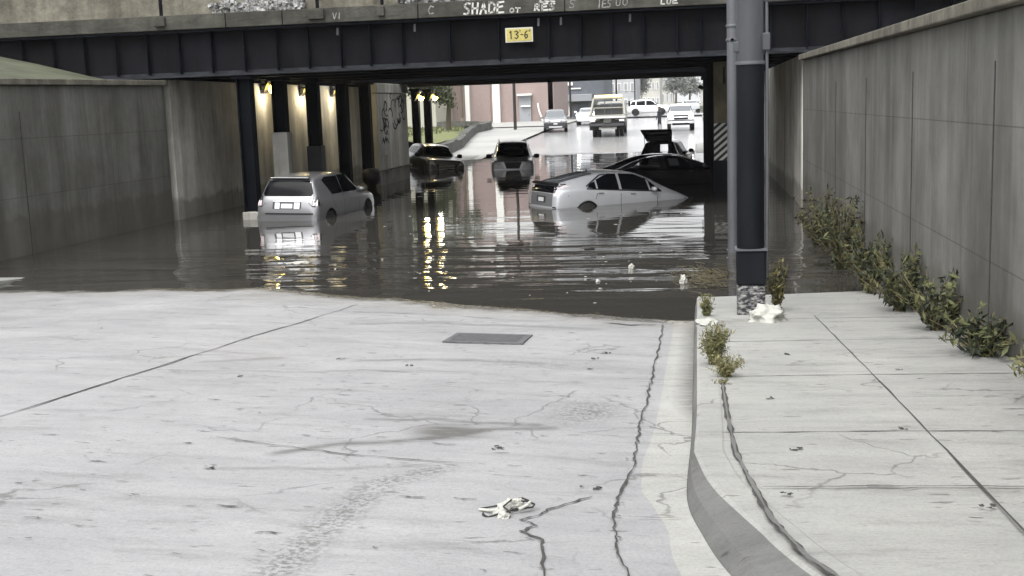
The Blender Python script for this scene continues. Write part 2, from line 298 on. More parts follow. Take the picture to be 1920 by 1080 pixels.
# ---------------------------------------------------------------- ground sheet and roads
def groundz(X,Y):
    z=Pz(Y)-.5
    out=np.clip(np.maximum((-17.4-X)/1.0,(X-3.2)/1.5),0,1)
    hi=np.where(Y<64,1.3,1.3); hi=np.interp(Y,[-20,0,60,100,1200],[2.2,1.4,1.0,.9,1.1]); z=z*(1-out)+hi*out-.0
    return z-.06
grid('ground',np.concatenate([np.linspace(-700,-40,12),np.arange(-38,12,1.),np.linspace(14,700,12)]),np.concatenate([np.linspace(-60,-4,8),np.arange(0,130,2.),np.linspace(135,1500,24)]),groundz,M['embank'],kind='structure')
def polydist(X,Y,P):
    d=np.full(X.shape,1e9)
    for (a,b) in zip(P[:-1],P[1:]):
        ax,ay=a;bx,by=b; vx,vy=bx-ax,by-ay; t=np.clip(((X-ax)*vx+(Y-ay)*vy)/(vx*vx+vy*vy),0,1); d=np.minimum(d,np.hypot(X-ax-t*vx,Y-ay-t*vy))
    return d
def nearz(X,Y):
    z=roadz(X,Y); n=(fbm(X,Y,.9,3)-.5)*.03*np.clip((-.6-X)/1.2,0,1)+(fbm(X,Y*2.2,2.3,8)-.5)*.010*np.clip((-.45-X)/.3,0,1); return z+n
xs=np.concatenate([np.linspace(-12,-5,60),np.arange(-4.95,-.01,.05)]); ys=np.concatenate([np.arange(-6,2.5,.25),np.arange(2.5,20,.05),np.arange(20,67,1.)])
road,V=grid('road',xs,ys,nearz,M['road'],kind='structure')
X,Y=V[:,0],V[:,1]; wob=(fbm(X,Y,1.5,21)-.5)*.5; wob2=(fbm(X,Y,3,41)-.5)*.16
def ell(cx,cy,rx,ry): return np.clip(1.15-np.hypot((X-cx+wob*.4)/rx,(Y-cy+wob*.4)/ry),0,1)
st=np.zeros((len(V),4)); st[:,3]=1
st[:,0]=np.clip(1.3*ell(-1.7,7.42,.3,.28)+.95*np.clip(1-polydist(X,Y+wob2,[(-2.55,6.6),(-2.3,6.95),(-2.0,7.1),(-1.75,7.2),(-1.4,7.62),(-1.0,7.7)])/.085,0,1)+.9*np.clip(1-polydist(X,Y+wob2,[(-2.3,7.75),(-1.9,7.85),(-1.5,7.8),(-1.1,7.78)])/.06,0,1)
  +.7*np.clip(1-polydist(X,Y+wob2,[(-3.2,10.6),(-2.6,10.75),(-2.1,10.8),(-1.5,10.7)])/.12,0,1)+.6*np.clip(1-polydist(X,Y+wob2,[(-4.1,13.5),(-3.2,13.9),(-2.4,13.8),(-1.2,13.6)])/.16,0,1)+.5*np.clip(1-polydist(X,Y+wob2,[(-4.6,10.2),(-4.0,10.6)])/.12,0,1)
  +.6*np.clip(1-polydist(X,Y+wob2,[(-2.75,6.2),(-2.4,6.3),(-2.1,6.28),(-1.6,6.45)])/.06,0,1),0,1)
st[:,1]=np.clip(1.1*(1-polydist(X+wob2*.5,Y,[(-1.75,3.2),(-1.76,4.4),(-1.78,5.4),(-1.74,6.0),(-1.5,6.42)])/.17),0,1)*.85+.9*ell(-.85,8.35,.32,.6)+.35*ell(-1.5,10.7,1.2,.5)
wet=np.clip(1-(V[:,2]-.012-(fbm(X,Y,1.3,71)-.5)*.05-(fbm(X,Y,7,73)-.5)*.03)/.025,0,1)*(Y<24)
st[:,2]=(np.clip(1-(V[:,2]-.0)/.14,0,1)**1.5*.9+(V[:,2]<.022+.012*(fbm(X,Y,6,61)-.5)*2)*.8)*(Y<20)+.3*ell(-4.6,11,.9,2.2)
wa=road.data.attributes.new('wet','FLOAT','POINT'); wa.data.foreach_set('value',wet.astype(np.float32))
me=road.data; ca=me.color_attributes.new('stain','FLOAT_COLOR','POINT'); ca.data.foreach_set('color',np.clip(st,0,1).astype(np.float32).ravel())
# cracks and joints belong to the road mesh
def strip(V_,F_,P,w,zf,dz=.005,jag=.0,sub=8):
    pts=[]
    for a,b in zip(P[:-1],P[1:]):
        for j in range(sub): 
            t=j/sub; pts.append([a[0]+(b[0]-a[0])*t+random.uniform(-jag,jag),a[1]+(b[1]-a[1])*t+random.uniform(-jag,jag)])
    pts.append(list(P[-1])); N=normals(pts); b0=len(V_)
    for i,(p,n_) in enumerate(zip(pts,N)):
        ww=w*random.uniform(.35,1.2)*(min(1,(i+1)/3,(len(pts)-i)/3))
        for s in (-1,1): x=p[0]+n_[0]*ww/2*s; y=p[1]+n_[1]*ww/2*s; V_.append((x,y,zf(x,y)+dz))
    for i in range(len(pts)-1): F_.append((b0+2*i,b0+2*i+1,b0+2*i+3,b0+2*i+2))
def nz1(x,y): return float(nearz(np.array([float(x)]),np.array([float(y)]))[0])
def append_mesh(o,V_,F_,m):
    mi_=len(o.data.materials); bm=bmesh.new(); bm.from_mesh(o.data); o.data.materials.append(m); vs=[bm.verts.new(v) for v in V_]
    for f in F_:
        ff=bm.faces.new([vs[i] for i in f]); ff.material_index=mi_; ff.normal_update()
        if ff.normal.z<0: ff.normal_flip()
    bm.to_mesh(o.data); bm.free()
cv,cf=[],[]
JO=[(-.43,14.3),(-.42,13.64),(-.40,10.3),(-.40,7.87),(-.385,6.6)]
strip(cv,cf,JO,.015,nz1,.012,.014,22)
strip(cv,cf,[(-.385,6.6),(-.43,5.9),(-.42,5.48),(-.38,5.1),(-.31,4.7),(-.15,4.2)],.016,nz1,.012,.010,8)
strip(cv,cf,[(-4.86,4),(-4.84,12.1),(-4.74,15.8)],.02,nz1,.006,.004,14)
strip(cv,cf,[(-.56,5.93),(-.66,5.78),(-.76,5.62),(-.79,5.5),(-.86,5.42),(-.77,5.32),(-.84,5.22),(-.72,5.12),(-.70,4.95),(-.64,4.6),(-.6,4.1)],.016,nz1,.008,.008,4)
strip(cv,cf,[(-3.1,7.0),(-2.4,6.75),(-1.9,6.62),(-1.3,6.55)],.014,nz1,.008,.015,6)
strip(cv,cf,[(-4.8,9.6),(-3.9,9.75),(-3.3,9.8),(-3.0,10.0),(-2.4,9.9)],.012,nz1,.008,.02,5)
strip(cv,cf,[(-1.2,14.3),(-.8,14.1),(-.5,14.25)],.05,nz1,.008,.03,5)
strip(cv,cf,[(-2.3,14.35),(-3.3,14.7),(-4.2,14.8)],.02,nz1,.008,.02,6)
for i in range(60):
    x=random.uniform(-4.7,-.55); y=random.uniform(4.2,14); L=random.uniform(.03,.16); a=random.uniform(-.25,.25)
    strip(cv,cf,[(x,y),(x+L*.5,y+L*a),(x+L,y+L*a*.5)],random.uniform(.008,.02),nz1,.007,.006,3)
for i in range(170):
    x=random.uniform(-4.8,-.5); y=random.uniform(3.8,14.2)**1.0; L=random.uniform(.015,.07); a=random.uniform(-.5,.5)
    strip(cv,cf,[(x,y),(x+L*.5,y+L*a*.5),(x+L,y+L*a)],random.uniform(.006,.016),nz1,.0075,.004,2)
for i in range(70):   # chips broken out along the gutter joint
    y=random.uniform(5.2,14); x=-.405+random.uniform(-.03,.03); strip(cv,cf,[(x,y),(x+random.uniform(-.03,.03),y+random.uniform(-.03,.03))],random.uniform(.008,.025),nz1,.0125,.003,2)
append_mesh(road,cv,cf,M['crack'])
# gutter apron and kerb follow one curve
def gprof(i,p):
    wdt=.34 if p[1]>6 else .34+.1*min(1,(6-p[1])/2)
    return [(-wdt,.009),(-wdt*.5,.0065),(0,.006)]
gut=loft('gutter',[p for p in KD if p[1]<66],KN[-len([p for p in KD if p[1]<66]):],gprof,M['gutter'],lambda x,y:rz1(x,y),kind='structure')
gv,gf=[],[]
for yy in (12.9,9.6,7.6,6.45,5.55): strip(gv,gf,[(-.36,yy),(-.22,yy+.01),(-.06,yy+.02)],.008,rz1,.013,.002,4)
append_mesh(gut,gv,gf,M['crack'])
gm_=gut.data; gc=gm_.color_attributes.new('stain','FLOAT_COLOR','POINT'); co=np.zeros(len(gm_.vertices)*3); gm_.vertices.foreach_get('co',co); co=co.reshape(-1,3)
sc_=np.zeros((len(co),4)); sc_[:,3]=1; sc_[:,2]=np.clip(1-(co[:,2])/.14,0,1)*.9; sc_[:,0]=((co[:,0]>-.1)&(co[:,1]>8)&(co[:,1]<14.5))*.8; gc.data.foreach_set('color',sc_.astype(np.float32).ravel())
def kprof(i,p):
    t=min(1,max(0,(6.6-p[1])/1.6)) if p[0]<.6 else 1
    h=.135-.02*t; fw=.035+.17*t
    return [(0,-.1),(0,.0),(fw*.35,h*.55),(fw,h-.012),(fw+.02,h),(fw+.16,h+.001),(fw+.172,h-.003)]
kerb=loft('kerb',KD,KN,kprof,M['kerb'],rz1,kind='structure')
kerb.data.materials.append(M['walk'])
for i_,p_ in enumerate(kerb.data.polygons): p_.material_index=1 if i_%6>=3 else 0  # face darker than top: shade and wet dirt put into its colour
# sidewalk between kerb and wall
def lerp(a,b,t): return a+(b-a)*t
SV,SF=[],[]; XR=2.6; cols=16; rows=[]
for p,n_ in zip(KD,KN):
    if p[0]>2.2: break
    t=min(1,max(0,(6.6-p[1])/1.6)) if p[0]<.6 else 1; off=.035+.17*t+.165; h=.135-.02*t; x0=p[0]+n_[0]*off; y0=p[1]+n_[1]*off
    row=[]
    for k in range(cols):
        u=(k/(cols-1)); x=lerp(x0,XR,u); y=lerp(y0,max(y0,p[1]) if p[1]>5 else y0+ (2.6-x0)*.0,u)
        row.append((x,y,rz1(p[0],p[1])+h-.004+u*.03))
    rows.append(row)
SV=[v for r in rows for v in r]; SF=[(i*cols+k,i*cols+k+1,(i+1)*cols+k+1,(i+1)*cols+k) for i in range(len(rows)-1) for k in range(cols-1)]
me=D.meshes.new('sidewalk'); me.from_pydata(SV,[],SF); me.materials.append(M['walk']); bm=bmesh.new(); bm.from_mesh(me); bmesh.ops.recalc_face_normals(bm,faces=bm.faces)
bm.to_mesh(me); bm.free(); walk=link('sidewalk',me); walk['kind']='structure'
def wz(x,y):
    return rz1(-.05,y)+.125+.03*min(1,max(0,(x-.2)/2.4))
wv,wf=[],[]
for yy in (13.6,11.6,9.35,7.1,5.75): strip(wv,wf,[(.12 if yy>6 else .3,yy),(1.2,yy+.03),(2.5,yy+.02)],.016,wz,.010,.006,10)
strip(wv,wf,[(1.35,4.2),(1.36,9),(1.35,14)],.014,wz,.010,.004,12)
for i in range(24):
    x=random.uniform(.22,2.4); y=random.uniform(4.6,13.5); L=random.uniform(.04,.14); strip(wv,wf,[(x,y),(x+L,y+random.uniform(-.03,.03))],.02,wz,.010,.006,3)
append_mesh(walk,wv,wf,M['crack'])
wv,wf=[],[]; strip(wv,wf,[(.18,9.2),(.18,8.75),(.185,7.6),(.20,6.54),(.25,5.91),(.315,5.16),(.42,4.6),(.6,4.1)],.040,wz,.0135,.002,8); append_mesh(walk,wv,wf,M['crack'])
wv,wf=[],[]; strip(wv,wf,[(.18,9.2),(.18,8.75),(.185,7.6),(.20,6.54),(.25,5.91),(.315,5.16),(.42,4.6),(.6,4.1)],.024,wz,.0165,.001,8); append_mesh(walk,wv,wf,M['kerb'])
# near lane on the right beyond the corner
grid('side_road',np.linspace(-.01,8,30),np.linspace(-6,4.4,30),lambda X,Y:roadz(X,Y)-.002+0*X,M['gutter'],kind='structure')
# left sidewalk, drowned for most of its length
grid('left_sidewalk',[-14,-13,-12.04,-12.02,-12.0],np.arange(-6,66,1.),lambda X,Y:roadz(X,Y)+np.where(X>-12.01,-.1,np.where(X>-12.03,.115,.13)),M['walk'],smooth=False,kind='structure')
# far street
grid('far_street',np.linspace(-11.5,.6,14),np.concatenate([np.arange(66,130,2.),np.linspace(132,600,30)]),lambda X,Y:roadz(X,Y)+.004,M['farroad'],kind='structure')
grid('far_sidewalk',np.linspace(-17,-11.5,6),np.arange(62,132,2.),lambda X,Y:roadz(X,Y)+.10+sstep(60,70,Y)*.02,M['lot'],kind='structure')
grid('parking_lot',np.linspace(-60,-11.5,10),np.linspace(99,132,8),lambda X,Y:np.maximum(Pz(Y),.9)+.16+0*X,M['lot'],kind='structure')
grid('cross_street',np.linspace(-60,60,12),np.linspace(126,140,6),lambda X,Y:Pz(Y)+.19+0*X,M['farroad'],kind='structure')
grid('far_right_sidewalk',np.linspace(.6,6,6),np.arange(62,126,2.),lambda X,Y:roadz(X,Y)+.14,M['lot'],kind='structure')
# ---------------------------------------------------------------- flood water
def water_mat():
    m=D.materials.new('flood_water'); m.use_nodes=True; n=m.node_tree.nodes; l=m.node_tree.links; p=n['Principled BSDF']
    p.inputs['Base Color'].default_value=(.038,.036,.032,1); p.inputs['Roughness'].default_value=.02; p.inputs['IOR'].default_value=1.38; p.inputs['Specular IOR Level'].default_value=.5
    tc=n.new('ShaderNodeTexCoord'); 
    def nz(s,sc,d=3,rot=0,dist=0):
        mp=n.new('ShaderNodeMapping'); mp.inputs['Scale'].default_value=sc; mp.inputs['Rotation'].default_value=(0,0,rot); l.new(tc.outputs['Object'],mp.inputs[0]); t=n.new('ShaderNodeTexNoise'); t.inputs['Scale'].default_value=s; t.inputs['Detail'].default_value=d; t.inputs['Distortion'].default_value=dist; l.new(mp.outputs[0],t.inputs['Vector']); return t.outputs[0]
    def math_(op,a,b):
        x=n.new('ShaderNodeMath'); x.operation=op
        for i,v in enumerate((a,b)):
            if isinstance(v,(int,float)): x.inputs[i].default_value=v
            else: l.new(v,x.inputs[i])
        return x.outputs[0]
    sp=n.new('ShaderNodeSeparateXYZ'); l.new(tc.outputs['Object'],sp.inputs[0])
    def band(a,b,lo,hi):
        r=n.new('ShaderNodeMapRange'); r.interpolation_type='SMOOTHSTEP'; l.new(sp.outputs[1],r.inputs[0]); r.inputs[1].default_value=a; r.inputs[2].default_value=b; r.inputs[3].default_value=lo; r.inputs[4].default_value=hi; return r.outputs[0]
    def bandx(a,b,lo,hi):
        r=n.new('ShaderNodeMapRange'); r.interpolation_type='SMOOTHSTEP'; l.new(sp.outputs[0],r.inputs[0]); r.inputs[1].default_value=a; r.inputs[2].default_value=b; r.inputs[3].default_value=lo; r.inputs[4].default_value=hi; return r.outputs[0]
    long_=nz(1.0,(.2,1.15,1),1,-.10,.3); med=nz(1.0,(.55,3.0,1),1,.05,.4); fine=nz(1.0,(5,14,1),2,0)
    amp=math_('MULTIPLY',band(15.8,19.5,.16,1.0),math_('MULTIPLY',band(20.8,25.5,1.0,.08),bandx(-9,-4,.8,1.0)))
    gust=n.new('ShaderNodeMapRange'); l.new(nz(.22,(1,1,1),2),gust.inputs[0]); gust.inputs[1].default_value=.4; gust.inputs[2].default_value=.62; gust.inputs[3].default_value=.45; gust.inputs[4].default_value=1.15
    amp=math_('MULTIPLY',amp,gust.outputs[0])
    h=math_('ADD',math_('MULTIPLY',long_,1.0),math_('ADD',math_('MULTIPLY',med,.36),math_('MULTIPLY',fine,.02)))
    h=math_('MULTIPLY',h,amp)
    b=n.new('ShaderNodeBump'); b.inputs['Strength'].default_value=1; b.inputs['Distance'].default_value=.13; l.new(h,b.inputs['Height']); l.new(b.outputs[0],p.inputs['Normal'])
    return m
M['water']=water_mat()
grid('flood_water',np.linspace(-13.99,2.59,40),np.linspace(8,70,80),lambda X,Y:0*X,M['water'],kind='structure')

# ================================================================ railway bridge
YN,YF=30.0,62.0; XL,XRr=-26.0,14.0
br=thing('railway_bridge','black steel plate girder railway bridge spanning the flooded street','bridge',(-5.7,YN,0))
def inbr(mb,name,mats,parent=None,bevel=0):   # geometry given in world metres
    o=mb.build(name,mats,parent or br,None,bevel)
    me=o.data; me.transform(Matrix.Translation((5.7,-YN,0))); return o
g=MB()
g.box(((XL+XRr)/2,YN+.12,4.43),(XRr-XL,.03,1.22)); inbr(g,'girder_web',M['girder'])
f=MB(); f.box(((XL+XRr)/2,YN+.0,3.835),(XRr-XL,.42,.045)); f.box(((XL+XRr)/2,YN+.10,3.90),(XRr-XL,.03,.10)); inbr(f,'bottom_flange',M['flange'])
f=MB(); f.box(((XL+XRr)/2,YN+.02,5.0),(XRr-XL,.36,.05)); f.box(((XL+XRr)/2,YN+.14,5.13),(XRr-XL,.26,.21)); inbr(f,'top_flange',M['steel'])
sx_=[-10.81,-9.96,-9.08,-8.3,-7.44,-6.19,-4.92,-3.65,-2.84,-2.06,-1.27,-.44,.14]
sx_=[-10.81-.9*k for k in range(1,17)]+sx_+[.14+.85*k for k in range(1,16)]
for x in sx_:
    s=MB(); s.box((x,YN+.02,4.44),(.025,.17,1.07)); s.box((x,YN+.095,4.44),(.13,.014,1.07)); inbr(s,'stiffener',M['steel'])
rv=MB()
x=XL+.1
while x<XRr:
    rv.lathe([(.018,0),(.012,.014)],6,(x,YN-.1+.19,3.93)); x+=.3
# parapet band
pb=MB(); cuts=[XL,-19,-12.1,-10.55,-6.95,-3.2,.9,6,XRr]
for a,b in zip(cuts[:-1],cuts[1:]): pb.box(((a+b)/2,YN-.02,5.235),(b-a-.025,.36,.38))
pb.box(((XL+XRr)/2,YN+.02,5.235),(XRr-XL,.3,.34)); inbr(pb,'parapet_band',M['parapet'],bevel=.012)
up=MB(); up.box(((XL+XRr)/2,YN+.42,5.72),(XRr-XL,.3,.9)); inbr(up,'upper_wall',M['upper'])
def rubble(x0,x1,n,seed):
    random.seed(seed); b=MB()
    for i in range(n):
        s=random.uniform(.05,.12); b.box((random.uniform(x0,x1),YN+random.uniform(.08,.26),5.43+random.uniform(0,.28)),(s*1.6,s,s),random.uniform(0,3),random.uniform(-.5,.5),random.uniform(-.5,.5))
    return b
tag(rubble(-12.6,-10.1,230,3).build('ballast_stones',M['ballast']),kind='stuff'); tag(rubble(-7.5,-5.6,170,4).build('ballast_stones',M['ballast']),kind='stuff'); random.seed(9)
for x,wd in ((-9.62,.42),(-7.9,.17),(-13.9,.3),(3.1,.3),(6.9,.3)):
    b=MB(); b.box((x,YN-.24,5.27),(wd,.09,.24)); bk=inbr(b,'bracket',M['parapet'],bevel=.01)
    b=MB(); b.box((x,YN-.1,5.9),(.07,.07,1.05)); inbr(b,'railing_post',M['steel'],bk)
for x in (-9.15,-7.1,-3.9,-3.33,-1.6): 
    b=MB(); b.box((x,YN+.0,4.83),(.05,.02,.19),ry=.05); inbr(b,'drain_stain',M['galv'])
# inner girders and track deck
for a_,b_ in ((YN+.7,42.7),(45.3,YF-.3)): dk=MB(); dk.box(((XL+XRr)/2,(a_+b_)/2,5.1),(XRr-XL,b_-a_,.2)); inbr(dk,'track_deck',M['steel'])  # gap between the two decks added to let sky light onto the pier wall
y=YN+2.6
while y<YF-.5:
    if 42.9<y<45.2: y+=1.2; continue
    zb=3.86 if y<YF-6 else 3.92
    g=MB(); g.box(((XL+XRr)/2,y,(zb+5)/2),(XRr-XL,.03,5-zb)); g.box(((XL+XRr)/2,y,zb),(XRr-XL,.36,.04)); inbr(g,'inner_girder',M['steel']); y+=2.75
g=MB(); g.box(((XL+XRr)/2,YF,4.5),(XRr-XL,.04,1.0)); g.box(((XL+XRr)/2,YF-.05,4.03),(XRr-XL,.4,.05)); inbr(g,'far_girder',M['girder'])
# graffiti strokes on the band
L={'S':[[(.9,.95),(.5,1),(.15,.8),(.25,.6),(.7,.45),(.85,.2),(.5,0),(.1,.08)]],'H':[[(.1,1),(.12,0)],[(.85,.95),(.8,0)],[(.12,.5),(.8,.5)]],'A':[[(.05,0),(.5,1),(.9,0)],[(.25,.4),(.75,.42)]],'D':[[(.1,1),(.12,0)],[(.0,.98),(.6,.95),(.95,.6),(.8,.15),(.1,0)]],
'E':[[(.95,1),(.1,.9),(.1,.02),(1.0,.05)],[(.1,.5),(.8,.55)]],'R':[[(.1,0),(.12,1),(.7,.95),(.75,.6),(.15,.5),(.85,0)]],'U':[[(.1,1),(.15,.15),(.5,0),(.8,.15),(.85,1)]],'L':[[(.15,1),(.12,.05),(.85,0)]],'I':[[(.5,1),(.5,0)]],
'3':[[(.1,.9),(.5,1),(.85,.78),(.4,.55),(.85,.3),(.5,0),(.08,.12)]],'6':[[(.8,.95),(.3,.75),(.12,.3),(.45,0),(.85,.2),(.75,.5),(.2,.42)]],'1':[[(.3,.8),(.55,1),(.55,0)]],'-':[[(.1,.5),(.9,.5)]],"'":[[(.5,1),(.45,.72)]],'"':[[(.3,1),(.28,.72)],[(.7,1),(.68,.72)]],'O':[[(.5,1),(.1,.7),(.12,.25),(.5,0),(.88,.3),(.85,.75),(.5,1)]],'T':[[(0,1),(1,.95)],[(.5,1),(.48,0)]],'V':[[(0,1),(.45,0),(.95,1)]],'Z':[[(0,.95),(.9,1),(.1,.05),(1,0)]],'C':[[(.9,.85),(.4,1),(.1,.5),(.35,.05),(.9,.15)]]}
def write(mb,txt,x,z,cw,h,y,lw,slant=.1,jit=.03,gap=.22):
    for ch in txt:
        if ch!=' ':
            for st_ in L[ch]:
                P=[(x+(a+random.uniform(-jit,jit))*cw+slant*b*h,y,z+(b+random.uniform(-jit,jit))*h) for a,b in st_]
                for p,q in zip(P[:-1],P[1:]):
                    d=Vector(q)-Vector(p); ang=math.atan2(d.z,d.x); c=(Vector(p)+Vector(q))/2
                    mb.box(c,(d.length+lw*.7,.006,lw),ry=-ang)
        x+=cw*(1+gap)
yb=YN-.202
for txt,x,z,cw,h,lw,m in (('SHADE',-5.78,5.09,.175,.27,.045,'spray'),('OT',-4.6,5.08,.12,.11,.03,'spray'),('RES',-3.97,5.10,.15,.16,.04,'spray'),('ZEB',-3.86,5.30,.12,.09,.03,'spray'),('IES',-2.40,5.09,.1,.19,.025,'spray_faint'),('LUE',-.84,5.11,.12,.13,.03,'spray'),('C',-6.7,5.12,.16,.22,.03,'spray_faint'),('VI',-9.2,5.12,.1,.16,.02,'spray_faint'),('S',-3.1,5.12,.16,.2,.022,'spray_faint'),('UO',-1.95,5.12,.14,.17,.02,'spray_faint')):
    L.setdefault('B',L['E']); b=MB(); write(b,txt,x,z,cw,h,yb,lw); inbr(b,'graffiti',M[m])
# clearance sign
sg=thing('clearance_sign',"small yellow clearance sign reading 13'-6\" bolted to the black girder",'sign',(-4.39,YN-.09,4.53))
b=MB(); b.box((0,.012,0),(.70,.016,.36)); b.build('border',M['signgrey'],sg,bevel=.004)
b=MB(); b.box((0,0,0),(.64,.01,.30)); b.build('panel',M['signyellow'],sg)
b=MB(); write(b,'13',-.27,-.09,.12,.19,-.008,.026,0,.0,.25); write(b,"'",.0,.0,.06,.12,-.008,.02,0,0); write(b,'-',.04,-.09,.07,.19,-.008,.024,0,0); write(b,'6',.13,-.09,.10,.19,-.008,.026,0,0); write(b,'"',.24,-.01,.06,.12,-.008,.018,0,0); b.build('lettering',M['black'],sg)
# ---------------------------------------------------------------- abutments, walls
def solid(name,label,cat,boxes,m,group=None,bevel=.02):
    b=MB(); 
    for c,d in boxes: b.box(c,d)
    o=b.build(name,m,None,None,bevel); tag(o,label,cat,group); return o
solid('abutment_wall','long stained concrete abutment wall behind the steel columns on the left','wall',[((-15.5,43.05,1.09),(3,25.6,5.38))],M['wall'])
solid('abutment_wall','concrete abutment wall on the right, past the striped pillar','wall',[((4.1,46.1,1.09),(3,31.6,5.38))],M['wall'])
def wing(name,label,x,s,y0,y1,h0,h1):
    b=MB(); t=.45*s
    v=[(x,y0,-1),(x+t,y0,-1),(x+t,y1,-1),(x,y1,-1),(x,y0,h0),(x+t,y0,h0),(x+t,y1,h1),(x,y1,h1)]
    fs=[(3,2,1,0),(4,5,6,7),(0,1,5,4),(1,2,6,5),(2,3,7,6),(3,0,4,7)]
    if s<0: fs=[q[::-1] for q in fs]
    b.add(v,fs); o=b.build(name,M['wing'],None,None,.02); tag(o,label,'wall')
    c=MB(); L_=math.hypot(y1-y0,h1-h0); c.box((x+t/2-.04*s,(y0+y1)/2,(h0+h1)/2+.07),(.62,L_+.02,.13),rx=math.atan2(h1-h0,y1-y0)); c.build('coping',M['upper'],o,bevel=.015)
    for k in range(1,int((y1-y0)/4)):
        yy=y0+4*k; j=MB(); j.box((x-.0015*s,yy,1.2),(.012,.03,3.6)); j.build('joint',M['crack'],o)
    return o
wing('wing_wall','tall pale concrete wing wall rising beside the right sidewalk',2.6,1,3.0,29.97,3.35,3.62)
wing('wing_wall','pale concrete wing wall on the far left below the bridge end',-14.02,-1,3.0,29.97,3.35,3.62)
for sgn,nm in ((1,'embankment'),(-1,'embankment')):
    xs_=np.linspace(3.04,40,24) if sgn>0 else np.linspace(-50,-14.46,24)
    grid(nm,xs_,np.linspace(-6,29.9,20),lambda X,Y:np.minimum(4.9,3.1+.06*np.maximum(Y-3,0)/3+np.clip((np.abs(X+5.7)-8.8)*.22,0,1.6))+(fbm(X,Y,.5,5)-.5)*.3,M['embank'],kind='structure')
    grid(nm,(np.linspace(2.7,60,10) if sgn>0 else np.linspace(-60,-14.1,10)),np.linspace(30.6,61.6,6),lambda X,Y:4.98+0*X,M['ballast'],kind='structure')
# ---------------------------------------------------------------- steel columns on the left
def ped(mb,x,y,z0,z1,w_,d_): mb.box((x,y,(z0+z1)/2),(w_,d_,z1-z0))
GR='black steel columns along the left side of the underpass'
coldat=[(-11.8,30.1,.2,'wall','steel column at the very edge of the bridge, left of the silver SUV'),(-11.8,32.7,2.25,'wall','nearest steel column, its lower half cased in pale concrete, behind the silver SUV'),(-11.8,35.7,1.75,'plastic','second steel column, on a dark grey pedestal, above the silver SUV roof'),(-11.8,38.8,.2,'wall','third steel column, black down to the flood, right of the silver SUV roof'),(-11.8,41.6,.2,'wall','fourth steel column, standing in the flood with a black bundle at its foot'),
(-14.05,58.8,-.1,'wall','far steel column under the left lamp of the far pair'),(-14.05,61.5,-.1,'wall','farthest steel column under the right lamp of the far pair')]
for (x,y,pz,pm,lab) in coldat:
    t=thing('steel_column',lab,'column',(x,y,0),0,GR); wd=.34
    b=MB(); H0=pz; 
    for s in (-1,1): b.box((s*wd/2,0,(H0+3.8)/2),(.03,wd,3.8-H0))
    b.box((0,0,(H0+3.8)/2),(wd,.03,3.8-H0)); b.build('shaft',M['steel'],t)
    b=MB(); b.box((0,0,3.76),(.55,.5,.10)); b.build('cap',M['steel'],t)
    b=MB(); b.box((0,0,(pz-1.0)/2),(.46,.46,pz+1.0)); b.build('pedestal',M[pm],t,bevel=.02)
b=MB(); b.box((-11.8,44.8,1.2),(.36,4.6,4.4)); b.box((-11.8,44.8,3.6),(.44,4.7,.35)); pw=b.build('pier_wall',M['pier'],None,None,.02); tag(pw,'graffiti scrawled concrete pier wall after the fourth steel column','wall')
b=MB(); b.box((-11.58,44.8,.55),(.09,4.6,.05)); b.build('ledge',M['upper'],pw)
# graffiti on the pier wall: dark swirls high up, white block lower down
def yzstroke(mb,P,xw,lw):
    for p,q in zip(P[:-1],P[1:]):
        d=Vector((0,q[0]-p[0],q[1]-p[1])); c=((0,(p[0]+q[0])/2,(p[1]+q[1])/2)); mb.box((xw,c[1],c[2]),(.006,d.length+lw*.6,lw),rx=math.atan2(d.z,d.y))
b=MB(); b2=MB()
for k in range(26):
    cy=random.uniform(42.9,46.6); cz=random.uniform(2.0,3.35); r=random.uniform(.1,.28); a0=random.uniform(0,6)
    yzstroke(b,[(cy+r*1.4*math.cos(a0+j*.6),cz+r*math.sin(a0+j*.6)) for j in range(6)],-11.612,random.uniform(.04,.07))
b.build('graffiti',M['black_spray'],pw)
for (y0,y1,z0,z1) in ((43.0,44.0,1.45,2.0),(43.2,43.9,1.1,1.45)): b2.box((-11.613,(y0+y1)/2,(z0+z1)/2),(.006,y1-y0,z1-z0))
for k in range(9): yy=random.uniform(42.7,44.6); b2.box((-11.613,yy,random.uniform(.4,1.2)),(.006,random.uniform(.04,.1),random.uniform(.4,1.1)))
b2.build('graffiti',M['spray'],pw)
b=MB()
for k in range(6): cy=43.45+random.uniform(-.3,.3); cz=1.72+random.uniform(-.2,.2); yzstroke(b,[(cy-.15,cz),(cy,cz+.12),(cy+.15,cz-.05)],-11.606,.05)
b.build('graffiti',M['black_spray'],pw)
# bundle at the foot of the fourth column
b=MB(); b.lathe([(.16,-.6),(.17,.12),(.27,.2),(.33,.32),(.33,.56),(.27,.68),(.18,.72)],18); o=b.build('barrel',M['black'],None,(-11.6,41.2,0)); tag(o,'black rounded barrel strapped against the foot of the fourth steel column','barrel')
